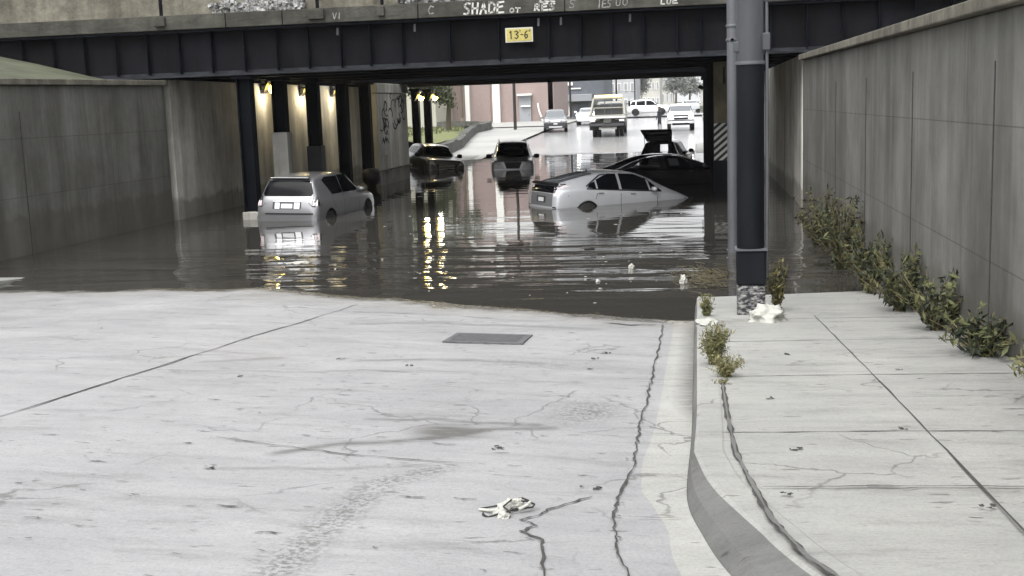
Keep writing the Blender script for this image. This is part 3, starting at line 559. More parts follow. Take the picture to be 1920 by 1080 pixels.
# wall lamps
def wall_lamp(x,y,z,lab,glow=True,out=.42):
    t=thing('wall_lamp',lab,'lamp',(x,y,z),0,'lit lamps on the underpass wall')
    b=MB(); b.box((.02,0,.03),(.04,.3,.3)); b.bar((.03,0,.05),(out-.1,0,.06),.03); b.build('bracket',M['black'],t)
    b=MB(); b.lathe([(.02,.16),(.09,.13),(.12,.02),(.125,-.02)],14); h=b.build('housing',M['plastic'],t,(out,0,0)); h.rotation_euler=(.2,.55,0)
    b=MB(); b.lathe([(.12,-.02),(.15,-.07),(.13,-.19),(.05,-.26)],14); l=b.build('lens',M['lampglow'],h); b=MB(); b.box((-.17,0,-.12),(.012,.5,.5)); b.build('shield',M['black'],h)  # shield plate added to keep the lens glow off the wall
    ld=D.lights.new('lamp_light','POINT'); ld.energy=13; ld.color=(1,.93,.80); ld.shadow_soft_size=.12; lo=D.objects.new('lamp_light',ld); COL.objects.link(lo); lo.parent=t; lo.location=(out,-.05,-.3)
wall_lamp(-14.0,37.2,3.68,'lit lamp nearest the left border, above the silver SUV'); wall_lamp(-14.0,41.0,3.62,'lit lamp over the second bay with a yellow glow on the wall below it'); wall_lamp(-14.0,44.6,3.6,'small lit lamp half hidden by the third steel column')
wall_lamp(-13.95,58.6,3.45,'left one of the far pair of lit lamps, above the dark SUV',out=.3); wall_lamp(-13.95,61.3,3.46,'right one of the far pair of lit lamps, beside the hanging tree')
# ---------------------------------------------------------------- right side supports
RG='black steel columns along the right side of the underpass'
for k,y in enumerate((40.0,44.5,49.0,53.5,58.0,61.5)):
    t=thing('steel_column',['first','second','third','fourth','fifth','last'][k]+' black steel column behind the striped pillar, counting from the camera','column',(.5,y,0),0,RG)
    b=MB(); 
    for s in (-1,1): b.box((s*.13,0,1.5),(.03,.3,4.7))
    b.box((0,0,1.5),(.26,.03,4.7)); b.build('shaft',M['steel'],t); b=MB(); b.box((0,0,3.8),(.5,.5,.1)); b.build('cap',M['steel'],t)
t=thing('striped_pillar','tan stained concrete pillar with black and white diagonal hazard stripes','pillar',(.72,36,0))
b=MB(); b.box((0,0,2.95),(.40,.46,1.85)); b.build('shaft',M['pillar'],t,bevel=.015)
b=MB(); b.box((0,0,.5),(.42,.48,3.1)); b.build('base',M['poledark'],t,bevel=.015)
b=MB(); b.box((-.27,.05,1.4),(.1,.36,4.8)); b.build('steel_edge',M['steel'],t)
b=MB(); b.box((.0,-.25,1.5),(.40,.016,1.12)); pl=b.build('hazard_panel',M['black'],t)
b=MB()
for k in range(-3,7):
    z0=.94+k*.2; poly=[]
    P=[(-.2,z0-.0),(.2,z0+.34),(.2,z0+.44),(-.2,z0+.10)]
    # clip to the panel heights by sampling
    cl=[]
    zlo,zhi=.95,2.05
    def clipz(poly,zc,keep_above):
        out=[]
        for i in range(len(poly)):
            a=poly[i];c=poly[(i+1)%len(poly)]; ina=(a[1]>=zc) if keep_above else (a[1]<=zc); inc=(c[1]>=zc) if keep_above else (c[1]<=zc)
            if ina: out.append(a)
            if ina!=inc: u=(zc-a[1])/(c[1]-a[1]); out.append((a[0]+(c[0]-a[0])*u,zc))
        return out
    P=clipz(P,zlo,True); P=clipz(P,zhi,False) if P else P
    if len(P)>=3: b.add([(x_,-.262,z_) for x_,z_ in P],[tuple(range(len(P)))])
b.build('stripes',M['whitepaint'],pl)
b=MB(); b.bar((.20,-.27,2.4),(.42,-.3,2.62),.025); b.bar((.1,-.27,3.2),(.1,-.27,3.7),.02); b.build('conduit',M['black'],t)
t=thing('floodlight','small black floodlight sticking out from a steel column under the bridge','lamp',(.37,50,3.25)); b=MB(); b.box((-.16,0,.02),(.2,.22,.16),ry=.5); b.build('housing',M['black'],t,bevel=.02); b=MB(); b.bar((-.1,0,0),(.02,0,-.1),.03); b.build('arm',M['black'],t)
# slim grey pole and thick two-tone pole
t=thing('lamp_post','slim grey steel pole in front of the bridge, left of the thick black pole','pole',(.64,21.5,0))
b=MB(); b.bar((0,0,-.5),(0,0,9),.098,.085,20); b.build('shaft',M['galv'],t)
b=MB(); 
for z in (4.02,3.78): b=MB(); b.lathe([(.104,-.025),(.112,0),(.104,.025)],16,(0,0,z)); b.build('band',M['galv'],t); b=MB(); b.box((0,-.105,3.78),(.05,.03,.04)); b.build('buckle',M['chrome'],t)
b=MB(); b.box((.11,0,3.3),(.1,.02,.25)); b.build('bracket',M['polegrey'],t)
t=thing('utility_pole','thick round steel pole, grey above and black below, on a rubble filled base','pole',(.635,14.35,0))
b=MB(); b.bar((0,0,3.16),(0,0,9.5),.158,.15,28); b.build('upper_shaft',M['polegrey'],t)
b=MB(); b.bar((0,0,.95),(0,0,3.16),.163,.162,28); b.build('lower_shaft',M['poledark'],t)
b=MB(); b.box((0,0,.74),(.34,.34,.42)); b.build('base_box',M['poledark'],t,bevel=.02)
b=MB(); b.box((0,0,.28),(.33,.33,.5)); b.build('rubble_base',M['masonry'],t,bevel=.03)
b=MB(); b.box((0,0,.958),(.38,.38,.02)); b.build('base_plate',M['galv'],t); b=MB(); b.lathe([(.175,3.14),(.178,3.16),(.175,3.18)],24); b.build('collar',M['galv'],t)
for c_,d_ in (((-.15,-.05,3.35),(.09,.06,.12)),((.18,-.03,3.4),(.1,.08,.2)),((.19,0,3.9),(.08,.06,.08))): b=MB(); b.box(c_,d_); b.build('bracket',M['polegrey'],t,bevel=.01)
b=MB(); b.path([(.19,0,0.6),(.195,-.02,2),(.19,0,3.8),(.185,0,9)],.022); b.build('conduit',M['galv'],t)
# ================================================================ vehicles
def body_mesh(st,sub=2,name='body'):
    V=[];K=14
    for (x,zb,w_,zs,wr,zr) in st:
        k=max(.012,min(.085,(zr-zs)*.3)); wb=w_*.965
        half=[(0,zb),(w_*.55,zb),(w_*.88,zb+.02),(w_*.975,zb+.10*min(1,(zs-zb)/.5)),(w_,zb+(zs-zb)*.45),(w_*.995,zb+(zs-zb)*.78),(wb,zs-.015),(wb+(wr-wb)*.12,zs+(zr-zs)*.10),(wb+(wr-wb)*.55,zs+(zr-zs)*.5),(wr,zr-k),(wr*.93,zr-k*.35),(wr*.6,zr-k*.05),(0,zr)]
        ring=[(x,-a,b) for a,b in half]+[(x,a,b) for a,b in half[-2:0:-1]]
        V.append(ring)
    n=len(V[0]); vs=[p for r in V for p in r]; fs=[(i*n+j,i*n+(j+1)%n,(i+1)*n+(j+1)%n,(i+1)*n+j) for i in range(len(V)-1) for j in range(n)]
    # caps by strips joining left and right
    def cap(o,flip):
        h=n//2
        for j in range(h):
            a,b_,c,d=j,j+1,n-j-1,(n-j)%n
            q=[o+a,o+b_,o+c,o+d]; q=list(dict.fromkeys(q))
            if len(q)>=3: fs.append(tuple(q[::-1] if flip else q))
    cap(0,False); cap((len(V)-1)*n,True)
    me=D.meshes.new(name); me.from_pydata(vs,[],fs); bm=bmesh.new(); bm.from_mesh(me); bmesh.ops.recalc_face_normals(bm,faces=bm.faces); bm.to_mesh(me); bm.free()
    me.polygons.foreach_set('use_smooth',[True]*len(me.polygons)); return me
def bvh_of(o):
    bm=bmesh.new(); bm.from_mesh(o.data); t=BVHTree.FromBMesh(bm); bm.free(); return t
def patch_v(bvh,poly,side,eps=.004,cell=.07,outw=.0):
    """polygon in the flat side/front view laid onto the body surface"""
    bm=bmesh.new()
    if side in 'LR': mk=lambda a,b:Vector((a,0,b)); dr=Vector((0,-1 if side=='L' else 1,0)); org=lambda v:Vector((v.x,3 if side=='L' else -3,v.z)); axes=((1,0,0),(0,0,1))
    elif side in 'FB': mk=lambda a,b:Vector((0,a,b)); dr=Vector((-1 if side=='F' else 1,0,0)); org=lambda v:Vector((5 if side=='F' else -5,v.y,v.z)); axes=((0,1,0),(0,0,1))
    else: mk=lambda a,b:Vector((a,b,0)); dr=Vector((0,0,-1)); org=lambda v:Vector((v.x,v.y,4)); axes=((1,0,0),(0,1,0))
    vs=[bm.verts.new(mk(*p)) for p in poly]; bm.faces.new(vs)
    for ax in axes:
        A=Vector(ax); vals=[v.co@A for v in bm.verts]; lo,hi=min(vals),max(vals); k=max(1,int((hi-lo)/cell))
        for i in range(1,k): bmesh.ops.bisect_plane(bm,geom=bm.verts[:]+bm.edges[:]+bm.faces[:],plane_co=A*(lo+(hi-lo)*i/k),plane_no=A)
    bad=[]
    for v in bm.verts:
        hit,nrm,_,_=bvh.ray_cast(org(v.co),dr)
        if hit is None: bad.append(v)
        else:
            if nrm.dot(dr)>0: nrm=-nrm
            v.co=hit+nrm*eps-dr*outw
    if bad: bmesh.ops.delete(bm,geom=bad,context='VERTS')
    bm.verts.index_update(); out=([tuple(v.co) for v in bm.verts],[tuple(v.index for v in f.verts) for f in bm.faces]); 
    # orient
    res=[]
    for f in out[1]:
        a,b_,c=[Vector(out[0][i]) for i in f[:3]]
        res.append(f if (b_-a).cross(c-a).dot(dr)<0 else f[::-1])
    bm.free(); return out[0],res
def rect(a0,a1,b0,b1): return [(a0,b0),(a1,b0),(a1,b1),(a0,b1)]
def rrect(a0,a1,b0,b1,r=.03):
    P=[]
    for cx,cy,t0 in ((a1-r,b0+r,-90),(a1-r,b1-r,0),(a0+r,b1-r,90),(a0+r,b0+r,180)):
        for k in range(4): t=math.radians(t0+30*k); P.append((cx+r*math.cos(t),cy+r*math.sin(t)))
    return P
def mirror(P): return [(-a,b) for a,b in P][::-1]
class Car:
    def __init__(s,name,label,cat,st,P,arches=(),tunnel=None,group=None,archr=.36,sub=2):
        s.t=thing(name,label,cat,(0,0,0),0,group); me=body_mesh(st); me.materials.append(P); me.materials.append(M['liner'])
        s.b=link('body',me,s.t); md=s.b.modifiers.new('s','SUBSURF'); md.levels=md.render_levels=sub; bake(s.b); s.solid=bvh_of(s.b); s.P=P
        cut=MB()
        for (x,y,z,r) in arches: cut.bar((x,y-.15,z),(x,y+.15,z),r,n=28)
        if tunnel:
            for poly,ax in tunnel:
                n=len(poly); h=1.6 if ax=='y' else 4
                if ax=='y': A=[(a,-h,b) for a,b in poly]+[(a,h,b) for a,b in poly]
                elif ax=='x': A=[(-h,a,b) for a,b in poly]+[(h,a,b) for a,b in poly]
                cut.add(A,[tuple(range(n)),tuple(range(n,2*n))[::-1]]+[(i,n+i,n+(i+1)%n,(i+1)%n) for i in range(n)])
        if cut.v:
            c=cut.build('cutter',M['liner']); bm=bmesh.new(); bm.from_mesh(c.data); bmesh.ops.recalc_face_normals(bm,faces=bm.faces); bm.to_mesh(c.data); bm.free()
            md=s.b.modifiers.new('c','BOOLEAN'); md.operation='DIFFERENCE'; md.object=c; md.solver='EXACT'; md.use_self=True
            try: md.material_mode='TRANSFER'
            except Exception: pass
            bpy.context.view_layer.update(); bake(s.b); D.objects.remove(c)
        s.bvh=s.solid
    def part(s,name,m,items,parent=None,cell=.07,label=None):
        mb=MB()
        for it in items:
            side,poly=it[0],it[1]; eps=it[2] if len(it)>2 else .005
            v,f=patch_v(s.bvh,poly,side,eps,cell); mb.add(v,f,0,True)
        o=mb.build(name,m,parent or s.t); 
        if label:o['label']=label
        return o
    def lr(s,name,m,poly,eps=.005,**k):
        a=s.part(name,m,[('R',poly,eps)],**k); b=s.part(name,m,[('L',poly,eps)],**k); return a,b
    def seams(s,lines,wd=.014,side='RL',m=None):
        mb=MB()
        for ln in lines:
            for a,b in zip(ln[:-1],ln[1:]):
                d=Vector((b[0]-a[0],b[1]-a[1])).normalized(); n_=Vector((-d.y,d.x))*wd/2
                for sd_ in side:
                    v,f=patch_v(s.bvh,[(a[0]-n_.x,a[1]-n_.y),(b[0]-n_.x,b[1]-n_.y),(b[0]+n_.x,b[1]+n_.y),(a[0]+n_.x,a[1]+n_.y)],sd_,.003,.12); mb.add(v,f,0,True)
        return mb.build('seam',m or M['black'],s.t)
    def wheel(s,x,y,z=.33,r=.33,wd=.22):
        sg=1 if y>0 else -1; w_=MB().lathe([(r*.62,-wd/2),(r*.93,-wd/2),(r,-wd/2+.03),(r,wd/2-.03),(r*.93,wd/2),(r*.62,wd/2)],28,axis='Y').build('wheel',M['rubber'],s.t,(x,y,z))
        rm=MB(); rm.lathe([(r*.64,sg*wd*.36),(r*.60,sg*wd*.42),(r*.5,sg*wd*.30),(.06,sg*wd*.34),(.02,sg*wd*.36)],24,axis='Y')
        for k in range(5): t=k*2*math.pi/5; rm.box((math.cos(t)*r*.34,sg*wd*.37,math.sin(t)*r*.34),(r*.5,.03,r*.13),ry=-t)
        rm.build('rim',M['rim'],w_); return w_
    def mirrors(s,x,y,z,m=None,sz=(.1,.2,.14)):
        for sg in (1,-1):
            b=MB(); b.lathe([(.01,-sz[1]/2),(sz[2]*.42,-sz[1]*.42),(sz[2]*.5,0),(sz[2]*.42,sz[1]*.42),(.01,sz[1]/2)],12,axis='Y'); b.bar((.02,-sg*.2,-.05),(0,-sg*.05,-.02),.02)
            b.build('mirror',m or s.P,s.t,(x,sg*(y+.07),z))
    def handle(s,pts,m=None):
        for (x,z) in pts:
            for sg in 'RL':
                v,f=patch_v(s.bvh,rrect(x-.09,x+.09,z-.016,z+.016,.012),sg,.02,.05); b=MB().add(v,f,0,True); b.build('door_handle',m or s.P,s.t)
    def place(s,x,y,z,head,pit=0,rol=0):
        s.t.location=(x,y,z); h=math.radians(90-head); s.t.rotation_mode='ZYX'; s.t.rotation_euler=(math.radians(rol),math.radians(pit),h)
def wheels4(c,xr,xf,yw,r=.33,wd=.22): 
    for x in (xr,xf):
        for sg in (-1,1): c.wheel(x,sg*yw,r,r,wd)
def arches(xr,xf,yw,z,r): return [(x,s*yw,z,r) for x in (xr,xf) for s in (-1,1)]
# -------- silver SUV at left, seen from behind
ST=[(-2.19,.34,.70,.60,.66,.66),(-2.17,.31,.80,.68,.70,.80),(-2.10,.28,.86,.86,.74,1.04),(-2.06,.27,.875,.98,.72,1.12),(-1.95,.26,.88,1.02,.68,1.40),(-1.86,.26,.885,1.03,.66,1.56),(-1.72,.26,.885,1.03,.645,1.625),(-1.0,.25,.89,1.01,.65,1.655),(-.2,.25,.89,.99,.65,1.65),(.35,.25,.89,.97,.62,1.60),(.75,.25,.885,.96,.60,1.38),(1.12,.25,.88,.95,.64,1.12),(1.3,.25,.875,.93,.66,1.04),(1.75,.26,.86,.88,.62,.98),(2.05,.28,.80,.80,.58,.90),(2.16,.34,.68,.66,.5,.74),(2.2,.42,.6,.6,.4,.62)]
c=Car('parked_suv','silver SUV seen from behind, standing in the flood beside the left columns','SUV',ST,P_silver,arches(-1.33,1.33,.86,.35,.40))
c.part('rear_window',M['glass'],[('B',[(-.66,1.13),(.66,1.13),(.70,1.2),(.59,1.52),(-.59,1.52),(-.70,1.2)])])
c.lr('side_window',M['glass'],[(-1.42,1.50),(-1.1,1.10),(-.42,1.09),(-.44,1.55),(-1.2,1.57)]); c.lr('side_window',M['glass'],[(-.36,1.09),(.72,1.05),(.80,1.10),(.48,1.47),(.2,1.55),(-.38,1.56)],label='pale front door window')
c.part('windscreen',M['glass'],[('F',[(-.62,1.15),(.62,1.15),(.56,1.52),(-.56,1.52)])])
for sg in (1,-1):
    P_=[(sg*.70,.86),(sg*.87,.84),(sg*.86,1.14),(sg*.70,1.16)]; P_=P_ if sg>0 else P_[::-1]
    tl=c.part('taillight',M['black'],[('B',P_,.006)]); Q=[(sg*.715,.89),(sg*.835,.88),(sg*.82,1.02),(sg*.715,1.03)]; Q=Q if sg>0 else Q[::-1]; c.part('lens',M['redpale'],[('B',Q,.012)],tl)
    q=[(-2.14,.86),(-1.98,.88),(-1.96,1.1),(-2.08,1.14)]; c.part('taillight',M['black'],[('L' if sg>0 else 'R',q,.006)])
c.part('plate_recess',M['plastic'],[('B',rrect(-.40,.40,.80,1.0,.03),.004)]); c.part('number_plate',M['plate'],[('B',rrect(-.16,.16,.82,.94,.01),.012)]); c.part('gate_trim',M['chrome'],[('B',rect(-.40,.40,.985,1.015),.015)])
c.part('gate_trim',P_white,[('B',rect(-.36,-.2,.81,.97),.008)]); c.part('gate_trim',P_white,[('B',rect(.2,.34,.81,.97),.008)])
c.part('bumper_gap',M['black'],[('B',rect(-.74,.6,.665,.70),.008)]); c.part('rear_bumper',P_silver,[('B',rrect(-.82,.82,.46,.64,.05),.035)]); c.part('lower_trim',M['plastic'],[('B',rect(-.82,.82,.3,.42),.03)])
wheels4(c,-1.33,1.33,.76,.345); c.mirrors(.62,.90,1.10,None,(.12,.22,.17)); c.handle([(-.95,.93),(.05,.91)])
c.seams([[(-.4,.40),(-.4,1.06)],[(.62,.36),(.66,1.0)],[(-1.15,1.05),(-1.05,.80),(-1.0,.72)],[(1.0,.8),(.99,.98)]]); c.seams([[(-.40,1.08),(-.34,1.56)]],.05)
b=MB(); b.bar((-1.98,0,1.14),(-1.98,.34,1.17),.012); b.build('rear_wiper',M['black'],c.t)
b=MB(); b.box((-1.86,0,1.60),(.15,1.08,.03)); b.build('spoiler',P_silver,c.t,bevel=.012)
c.place(-9.72+(-.88*math.cos(math.radians(4)))+2.2*math.sin(math.radians(4)),29.35+2.35,-.48,4.5,1.2,.6); c.t.scale=(1.07,1,1)
# -------- pale hatchback, nose sunk
ST=[(-2.23,.40,.66,.62,.60,.70),(-2.20,.34,.76,.80,.62,.98),(-2.13,.31,.81,.90,.60,1.10),(-1.95,.29,.85,.98,.60,1.175),(-1.6,.28,.87,1.00,.60,1.27),(-1.1,.27,.872,.98,.60,1.40),(-.6,.27,.872,.95,.60,1.475),(-.1,.27,.872,.92,.595,1.49),(.4,.27,.872,.89,.575,1.43),(.9,.27,.87,.87,.56,1.24),(1.3,.27,.86,.86,.60,1.04),(1.55,.27,.85,.84,.62,.94),(1.9,.29,.80,.76,.58,.82),(2.12,.33,.70,.66,.5,.70),(2.22,.42,.56,.56,.4,.58)]
c=Car('hatchback_car','pale silver hatchback with its nose sunk in the flood, rear facing left','car',ST,P_pale,arches(-1.30,1.38,.85,.32,.355))
c.part('side_window',M['glass'],[('R',[(-1.32,1.03),(-1.05,1.0),(-1.05,1.20),(-1.22,1.12)])]); c.part('side_window',M['glass'],[('L',[(-1.32,1.03),(-1.05,1.0),(-1.05,1.20),(-1.22,1.12)])])
c.lr('side_window',M['glass'],[(-1.0,.995),(-.34,.985),(-.36,1.40),(-.62,1.40),(-1.0,1.24)]); c.lr('side_window',M['glass'],[(-.26,.985),(.62,.955),(.60,1.26),(.22,1.39),(-.28,1.405)]); c.lr('side_window',M['glass'],[(.67,.955),(.98,.945),(.67,1.21)])
c.seams([[(-1.34,1.0),(-.3,.965),(1.02,.925)],[(1.02,.93),(.55,1.32),(.1,1.43),(-.4,1.44),(-.85,1.36),(-1.34,1.06)]],.035)
c.part('rear_window',M['glass_pale'],[('T',[(-2.02,-.50),(-2.02,.50),(-1.02,.50),(-.98,.36),(-.98,-.36),(-1.02,-.50)])]); c.part('rear_window',M['glass'],[('B',rrect(-.66,.66,.87,1.12,.04),.006)],label='small black upright lower rear window')
b=MB(); b.box((-2.13,0,1.11),(.12,1.24,.06),ry=-.15); b.build('spoiler',M['black'],c.t,bevel=.012)
for sg in (1,-1):
    P_=[(sg*.60,.78),(sg*.76,.80),(sg*.74,1.06),(sg*.62,1.10)]; P_=P_ if sg>0 else P_[::-1]; c.part('taillight',M['redpale'],[('B',P_,.008)])
    c.part('reflector',M['black'],[('B',rect(*(sorted((sg*.60,sg*.74))),.47,.51),.012)])
c.part('tailgate_lower',P_mid,[('B',rrect(-.58,.58,.50,.85,.03),.004)]); pr=c.part('plate_recess',M['plastic'],[('B',rrect(-.24,.24,.60,.77,.02),.01)]); c.part('number_plate',M['plate'],[('B',rrect(-.15,.15,.62,.73,.01),.018)]); c.part('rear_bumper',P_pale,[('B',rrect(-.76,.76,.36,.48,.04),.03)])
wheels4(c,-1.30,1.38,.76,.315); c.mirrors(.68,.88,1.0,None,(.1,.2,.13)); c.handle([(-.92,.88),(.08,.86)],M['chrome']); c.seams([[(-.30,.35),(-.30,.97)],[(.84,.35),(.86,.92)],[(-1.0,.98),(-1.08,.72)],[(-1.9,.8),(-1.8,.98)]])
c.part('windscreen',M['glass'],[('T',[(.55,-.52),(1.2,-.56),(1.22,0),(1.2,.56),(.55,.52),(.5,0)])]); c.part('headlight',M['lens'],[('R',[(1.75,.70),(2.1,.6),(2.1,.66),(1.8,.82)])]); c.part('headlight',M['lens'],[('L',[(1.75,.70),(2.1,.6),(2.1,.66),(1.8,.82)])])
b=MB(); b.lathe([(.03,0),(.01,.09)],8); b.build('antenna',M['black'],c.t,(-.9,0,1.42))
c.place(-3.47-.53+1.78-.15,31.1+.69+1.34+.1,-.585,53,3.4,-1.0); c.t.scale=(1.055,1,1.0)
# -------- black sedan behind it
ST=[(-2.4,.42,.66,.66,.6,.74),(-2.36,.34,.80,.84,.66,.98),(-2.2,.30,.88,.94,.66,1.05),(-1.95,.28,.91,.98,.62,1.13),(-1.5,.27,.92,.98,.58,1.32),(-1.0,.27,.92,.96,.58,1.44),(-.4,.27,.92,.94,.575,1.475),(.15,.27,.92,.92,.56,1.42),(.7,.27,.91,.91,.56,1.20),(1.15,.27,.90,.90,.62,1.02),(1.7,.28,.88,.86,.62,.94),(2.1,.30,.80,.76,.56,.84),(2.35,.38,.62,.62,.44,.66)]
win_r=[(-1.75,1.07),(.42,.99),(.05,1.31),(-.3,1.37),(-.95,1.365),(-1.3,1.29)]; win_f=[(-.56,1.02),(.42,.99),(.05,1.31),(-.3,1.37),(-.56,1.37)]
c=Car('sedan_car','black sedan lying across the right lane behind the pale hatchback','car',ST,P_black,arches(-1.45,1.4,.9,.33,.37),tunnel=[(win_r,'y')])
c.lr('pillar_trim',M['black'],[(-.80,.98),(-.56,.98),(-.58,1.43),(-.80,1.42)]); c.part('side_window',M['glass'],[('R',win_f)]); c.part('side_window',M['glass_pale'],[('R',[(-.45,1.08),(-.1,1.07),(-.1,1.3),(-.45,1.31)],.008)])
c.part('rear_window',M['glass'],[('T',[(-1.85,-.50),(-1.85,.50),(-1.0,.48),(-1.0,-.48)])]); c.part('windscreen',M['glass'],[('T',[(.55,-.5),(1.1,-.55),(1.1,.55),(.55,.5)])])
c.seams([[(-1.85,1.08),(-1.3,1.35),(-.7,1.42),(-.1,1.40),(.5,1.10)]],.02,m=M['chrome']); wheels4(c,-1.45,1.4,.80,.33); c.mirrors(.7,.93,1.02); c.handle([(-.75,.90),(.25,.88)],M['plastic'])
for sg in (1,-1): c.part('taillight',M['red'],[('B',rect(*sorted((sg*.50,sg*.78)),.80,.94),.006)])
c.part('number_plate',M['plate'],[('B',rect(-.16,.16,.62,.74),.01)])
c.place(-.80,39.8,-.42,66,.6,0)
# -------- black SUV with raised tailgate
ST=[(-2.25,.36,.74,.66,.68,.72),(-2.2,.32,.86,.86,.76,1.0),(-2.12,.30,.90,.98,.74,1.12),(-2.0,.28,.92,1.02,.70,1.42),(-1.88,.28,.92,1.03,.66,1.62),(-1.7,.28,.92,1.03,.65,1.68),(-.8,.28,.92,1.01,.66,1.71),(0,.28,.92,1.0,.65,1.69),(.45,.28,.92,.99,.62,1.58),(1.0,.28,.91,.98,.62,1.22),(1.25,.28,.90,.96,.66,1.08),(1.8,.29,.88,.90,.64,1.0),(2.15,.32,.80,.8,.6,.88),(2.3,.4,.62,.62,.4,.66)]
hole=[(-.60,.86),(.60,.86),(.64,1.1),(.54,1.52),(-.54,1.52),(-.64,1.1)]
c=Car('open_suv','black SUV with its tailgate raised, stranded behind the black sedan','SUV',ST,P_black,arches(-1.38,1.38,.88,.36,.41),tunnel=[(hole,'x')])
c.lr('side_window',M['glass'],[(-1.75,1.12),(-1.2,1.10),(-1.2,1.54),(-1.6,1.52)]); c.lr('side_window',M['glass'],[(-1.1,1.10),(-.3,1.08),(-.3,1.58),(-1.1,1.56)]); c.lr('side_window',M['glass'],[(-.2,1.08),(.78,1.05),(.35,1.5),(-.2,1.57)])
wheels4(c,-1.38,1.38,.80,.36); c.mirrors(.70,.93,1.12,None,(.12,.24,.18)); c.handle([(-.9,.96),(.1,.95)],M['plastic'])
gt=MB(); 
v=[(-1.80,-.58,1.70),(-1.80,.58,1.70),(-2.16,.66,1.98),(-2.16,-.66,1.98),(-2.50,.72,2.22),(-2.50,-.72,2.22)]
vv=v+[(x,y,z-.06) for x,y,z in v]; gt.add(vv,[(0,1,2,3),(3,2,4,5),(7,6,9,8),(8,9,11,10),(0,3,9,6),(3,5,11,9),(1,7,8,2),(2,8,10,4),(5,4,10,11),(0,6,7,1)]); gate=gt.build('tailgate',P_black,c.t,bevel=.015)
b=MB(); b.add([(-1.86,-.48,1.68),(-1.86,.48,1.68),(-2.14,.54,1.895),(-2.14,-.54,1.895)],[(0,3,2,1)]); b.build('tailgate_window',M['glass_pale'],gate)
b=MB(); b.box((-2.33,0,2.025),(.05,1.0,.03),ry=.6); b.build('trim',M['chrome'],gate)
for sg in (-1,1):
    b=MB(); b.bar((-1.98,sg*.62,1.3),(-2.2,sg*.62,1.95),.014); b.build('gas_strut',M['black'],c.t); c.part('taillight',M['red'],[('B',rect(*sorted((sg*.70,sg*.84)),.84,1.08),.006)])
for sg in (-.36,.36): b=MB(); b.box((-.75,sg,1.30),(.14,.34,.5)); b.lathe([(.09,0),(.12,.06),(.09,.16)],10,(-.75,sg,1.52)); b.build('seat',M['black'],c.t,bevel=.03)
c.place(-1.35,56.0,-.70,10,0,0)
# -------- SUVs facing the camera
def facing_suv(name,label,P,sub,H=1.75,style=0,lit=False):
    k=H/1.72
    ST=[(-2.35,.38,.74,.68,.68,.74),(-2.28,.32,.88,.9,.76,1.05),(-2.1,.30,.92,1.0,.72,1.35),(-1.9,.28,.93,1.03,.68,1.6*k),(-1.5,.28,.93,1.03,.67,1.68*k),(-.6,.28,.93,1.02,.67,1.71*k),(.1,.28,.93,1.0,.655,1.69*k),(.45,.28,.93,1.0,.63,1.60*k),(.8,.28,.93,1.0,.63,1.36*k),(1.12,.28,.92,1.0,.68,1.14*k),(1.3,.28,.92,1.0,.74,1.10),(1.8,.28,.91,.96,.74,1.06),(2.15,.29,.90,.95,.76,1.045),(2.30,.30,.87,.91,.74,1.01),(2.37,.33,.82,.86,.70,.95),(2.39,.40,.78,.78,.64,.84)]
    c=Car(name,label,'SUV',ST,P,arches(-1.42,1.42,.88,.36,.41),sub=sub)
    c.part('windscreen',M['glass'] if style!=2 else M['glass_pale'],[('F',[(-.70,1.16),(-.35,1.12),(.35,1.12),(.70,1.16),(.59,1.58*k),(.3,1.62*k),(-.3,1.62*k),(-.59,1.58*k)])])
    c.lr('side_window',M['glass'],[(-.25,1.10),(.85,1.09),(.5,1.42*k),(.25,1.53*k),(-.25,1.56*k)]); c.lr('side_window',M['glass'],[(-1.3,1.12),(-.35,1.10),(-.35,1.56*k),(-1.3,1.54*k)]); c.lr('side_window',M['glass'],[(-1.95,1.16),(-1.4,1.12),(-1.4,1.52*k),(-1.8,1.48*k)])
    wheels4(c,-1.42,1.42,.80,.36); c.mirrors(.82,.95,1.14,M['black'] if style!=2 else None,(.13,.24,.2)); c.handle([(-.95,.95),(.05,.94)])
    return c
c=facing_suv('stranded_suv','dark grey SUV facing the camera with a bright V shaped grille, in mid flood',P_grey,2,1.80)
g_=c.part('grille',M['black'],[('F',[(-.34,.66),(.34,.66),(.44,.94),(-.44,.94)],.008)])
for sg in (1,-1):
    P_=[(sg*.27,.66),(sg*.36,.66),(sg*.50,.95),(sg*.37,.95)]; P_=P_ if sg>0 else P_[::-1]; c.part('grille_bar',M['bright'],[('F',P_,.022)],g_)
    P_=[(sg*.53,.80),(sg*.84,.84),(sg*.84,.97),(sg*.58,.99)]; P_=P_ if sg>0 else P_[::-1]; c.part('headlight',M['lens'],[('F',P_,.01)])
b=MB(); b.lathe([(.085,0),(.085,.015),(.05,.03)],16,(0,0,0),axis='Y'); o=b.build('badge',M['bright'],g_,(2.345,0,.80)); o.rotation_euler=(0,0,-math.pi/2)
c.part('bumper_bar',M['bright'],[('F',rect(-.80,.80,.585,.635),.02)]); c.part('lower_grille',M['black'],[('F',rrect(-.6,.6,.40,.55,.03),.01)]); c.part('bonnet_edge',M['black'],[('F',rect(-.62,.62,.965,.995),.012)])
for sg in (-1,1): b=MB(); b.path([(-1.7,sg*.6,1.74),(-1.6,sg*.6,1.83),(.0,sg*.59,1.84),(.15,sg*.58,1.74)],.02); b.build('roof_rail',M['bright'],c.t)
for sg in (-.36,.36): b=MB(); b.lathe([(.08,0),(.12,.07),(.08,.18)],10,(.15,sg,1.35)); b.build('headrest',M['plastic'],c.t)
c.place(-8.03+.155*-2.3,51.3+2.35,-.60,180-9,1.5,0); c.t.scale=(1,1.06,1)
c=facing_suv('crossover_car','charcoal crossover facing the camera at the foot of the far left columns',P_dark,2,1.62)
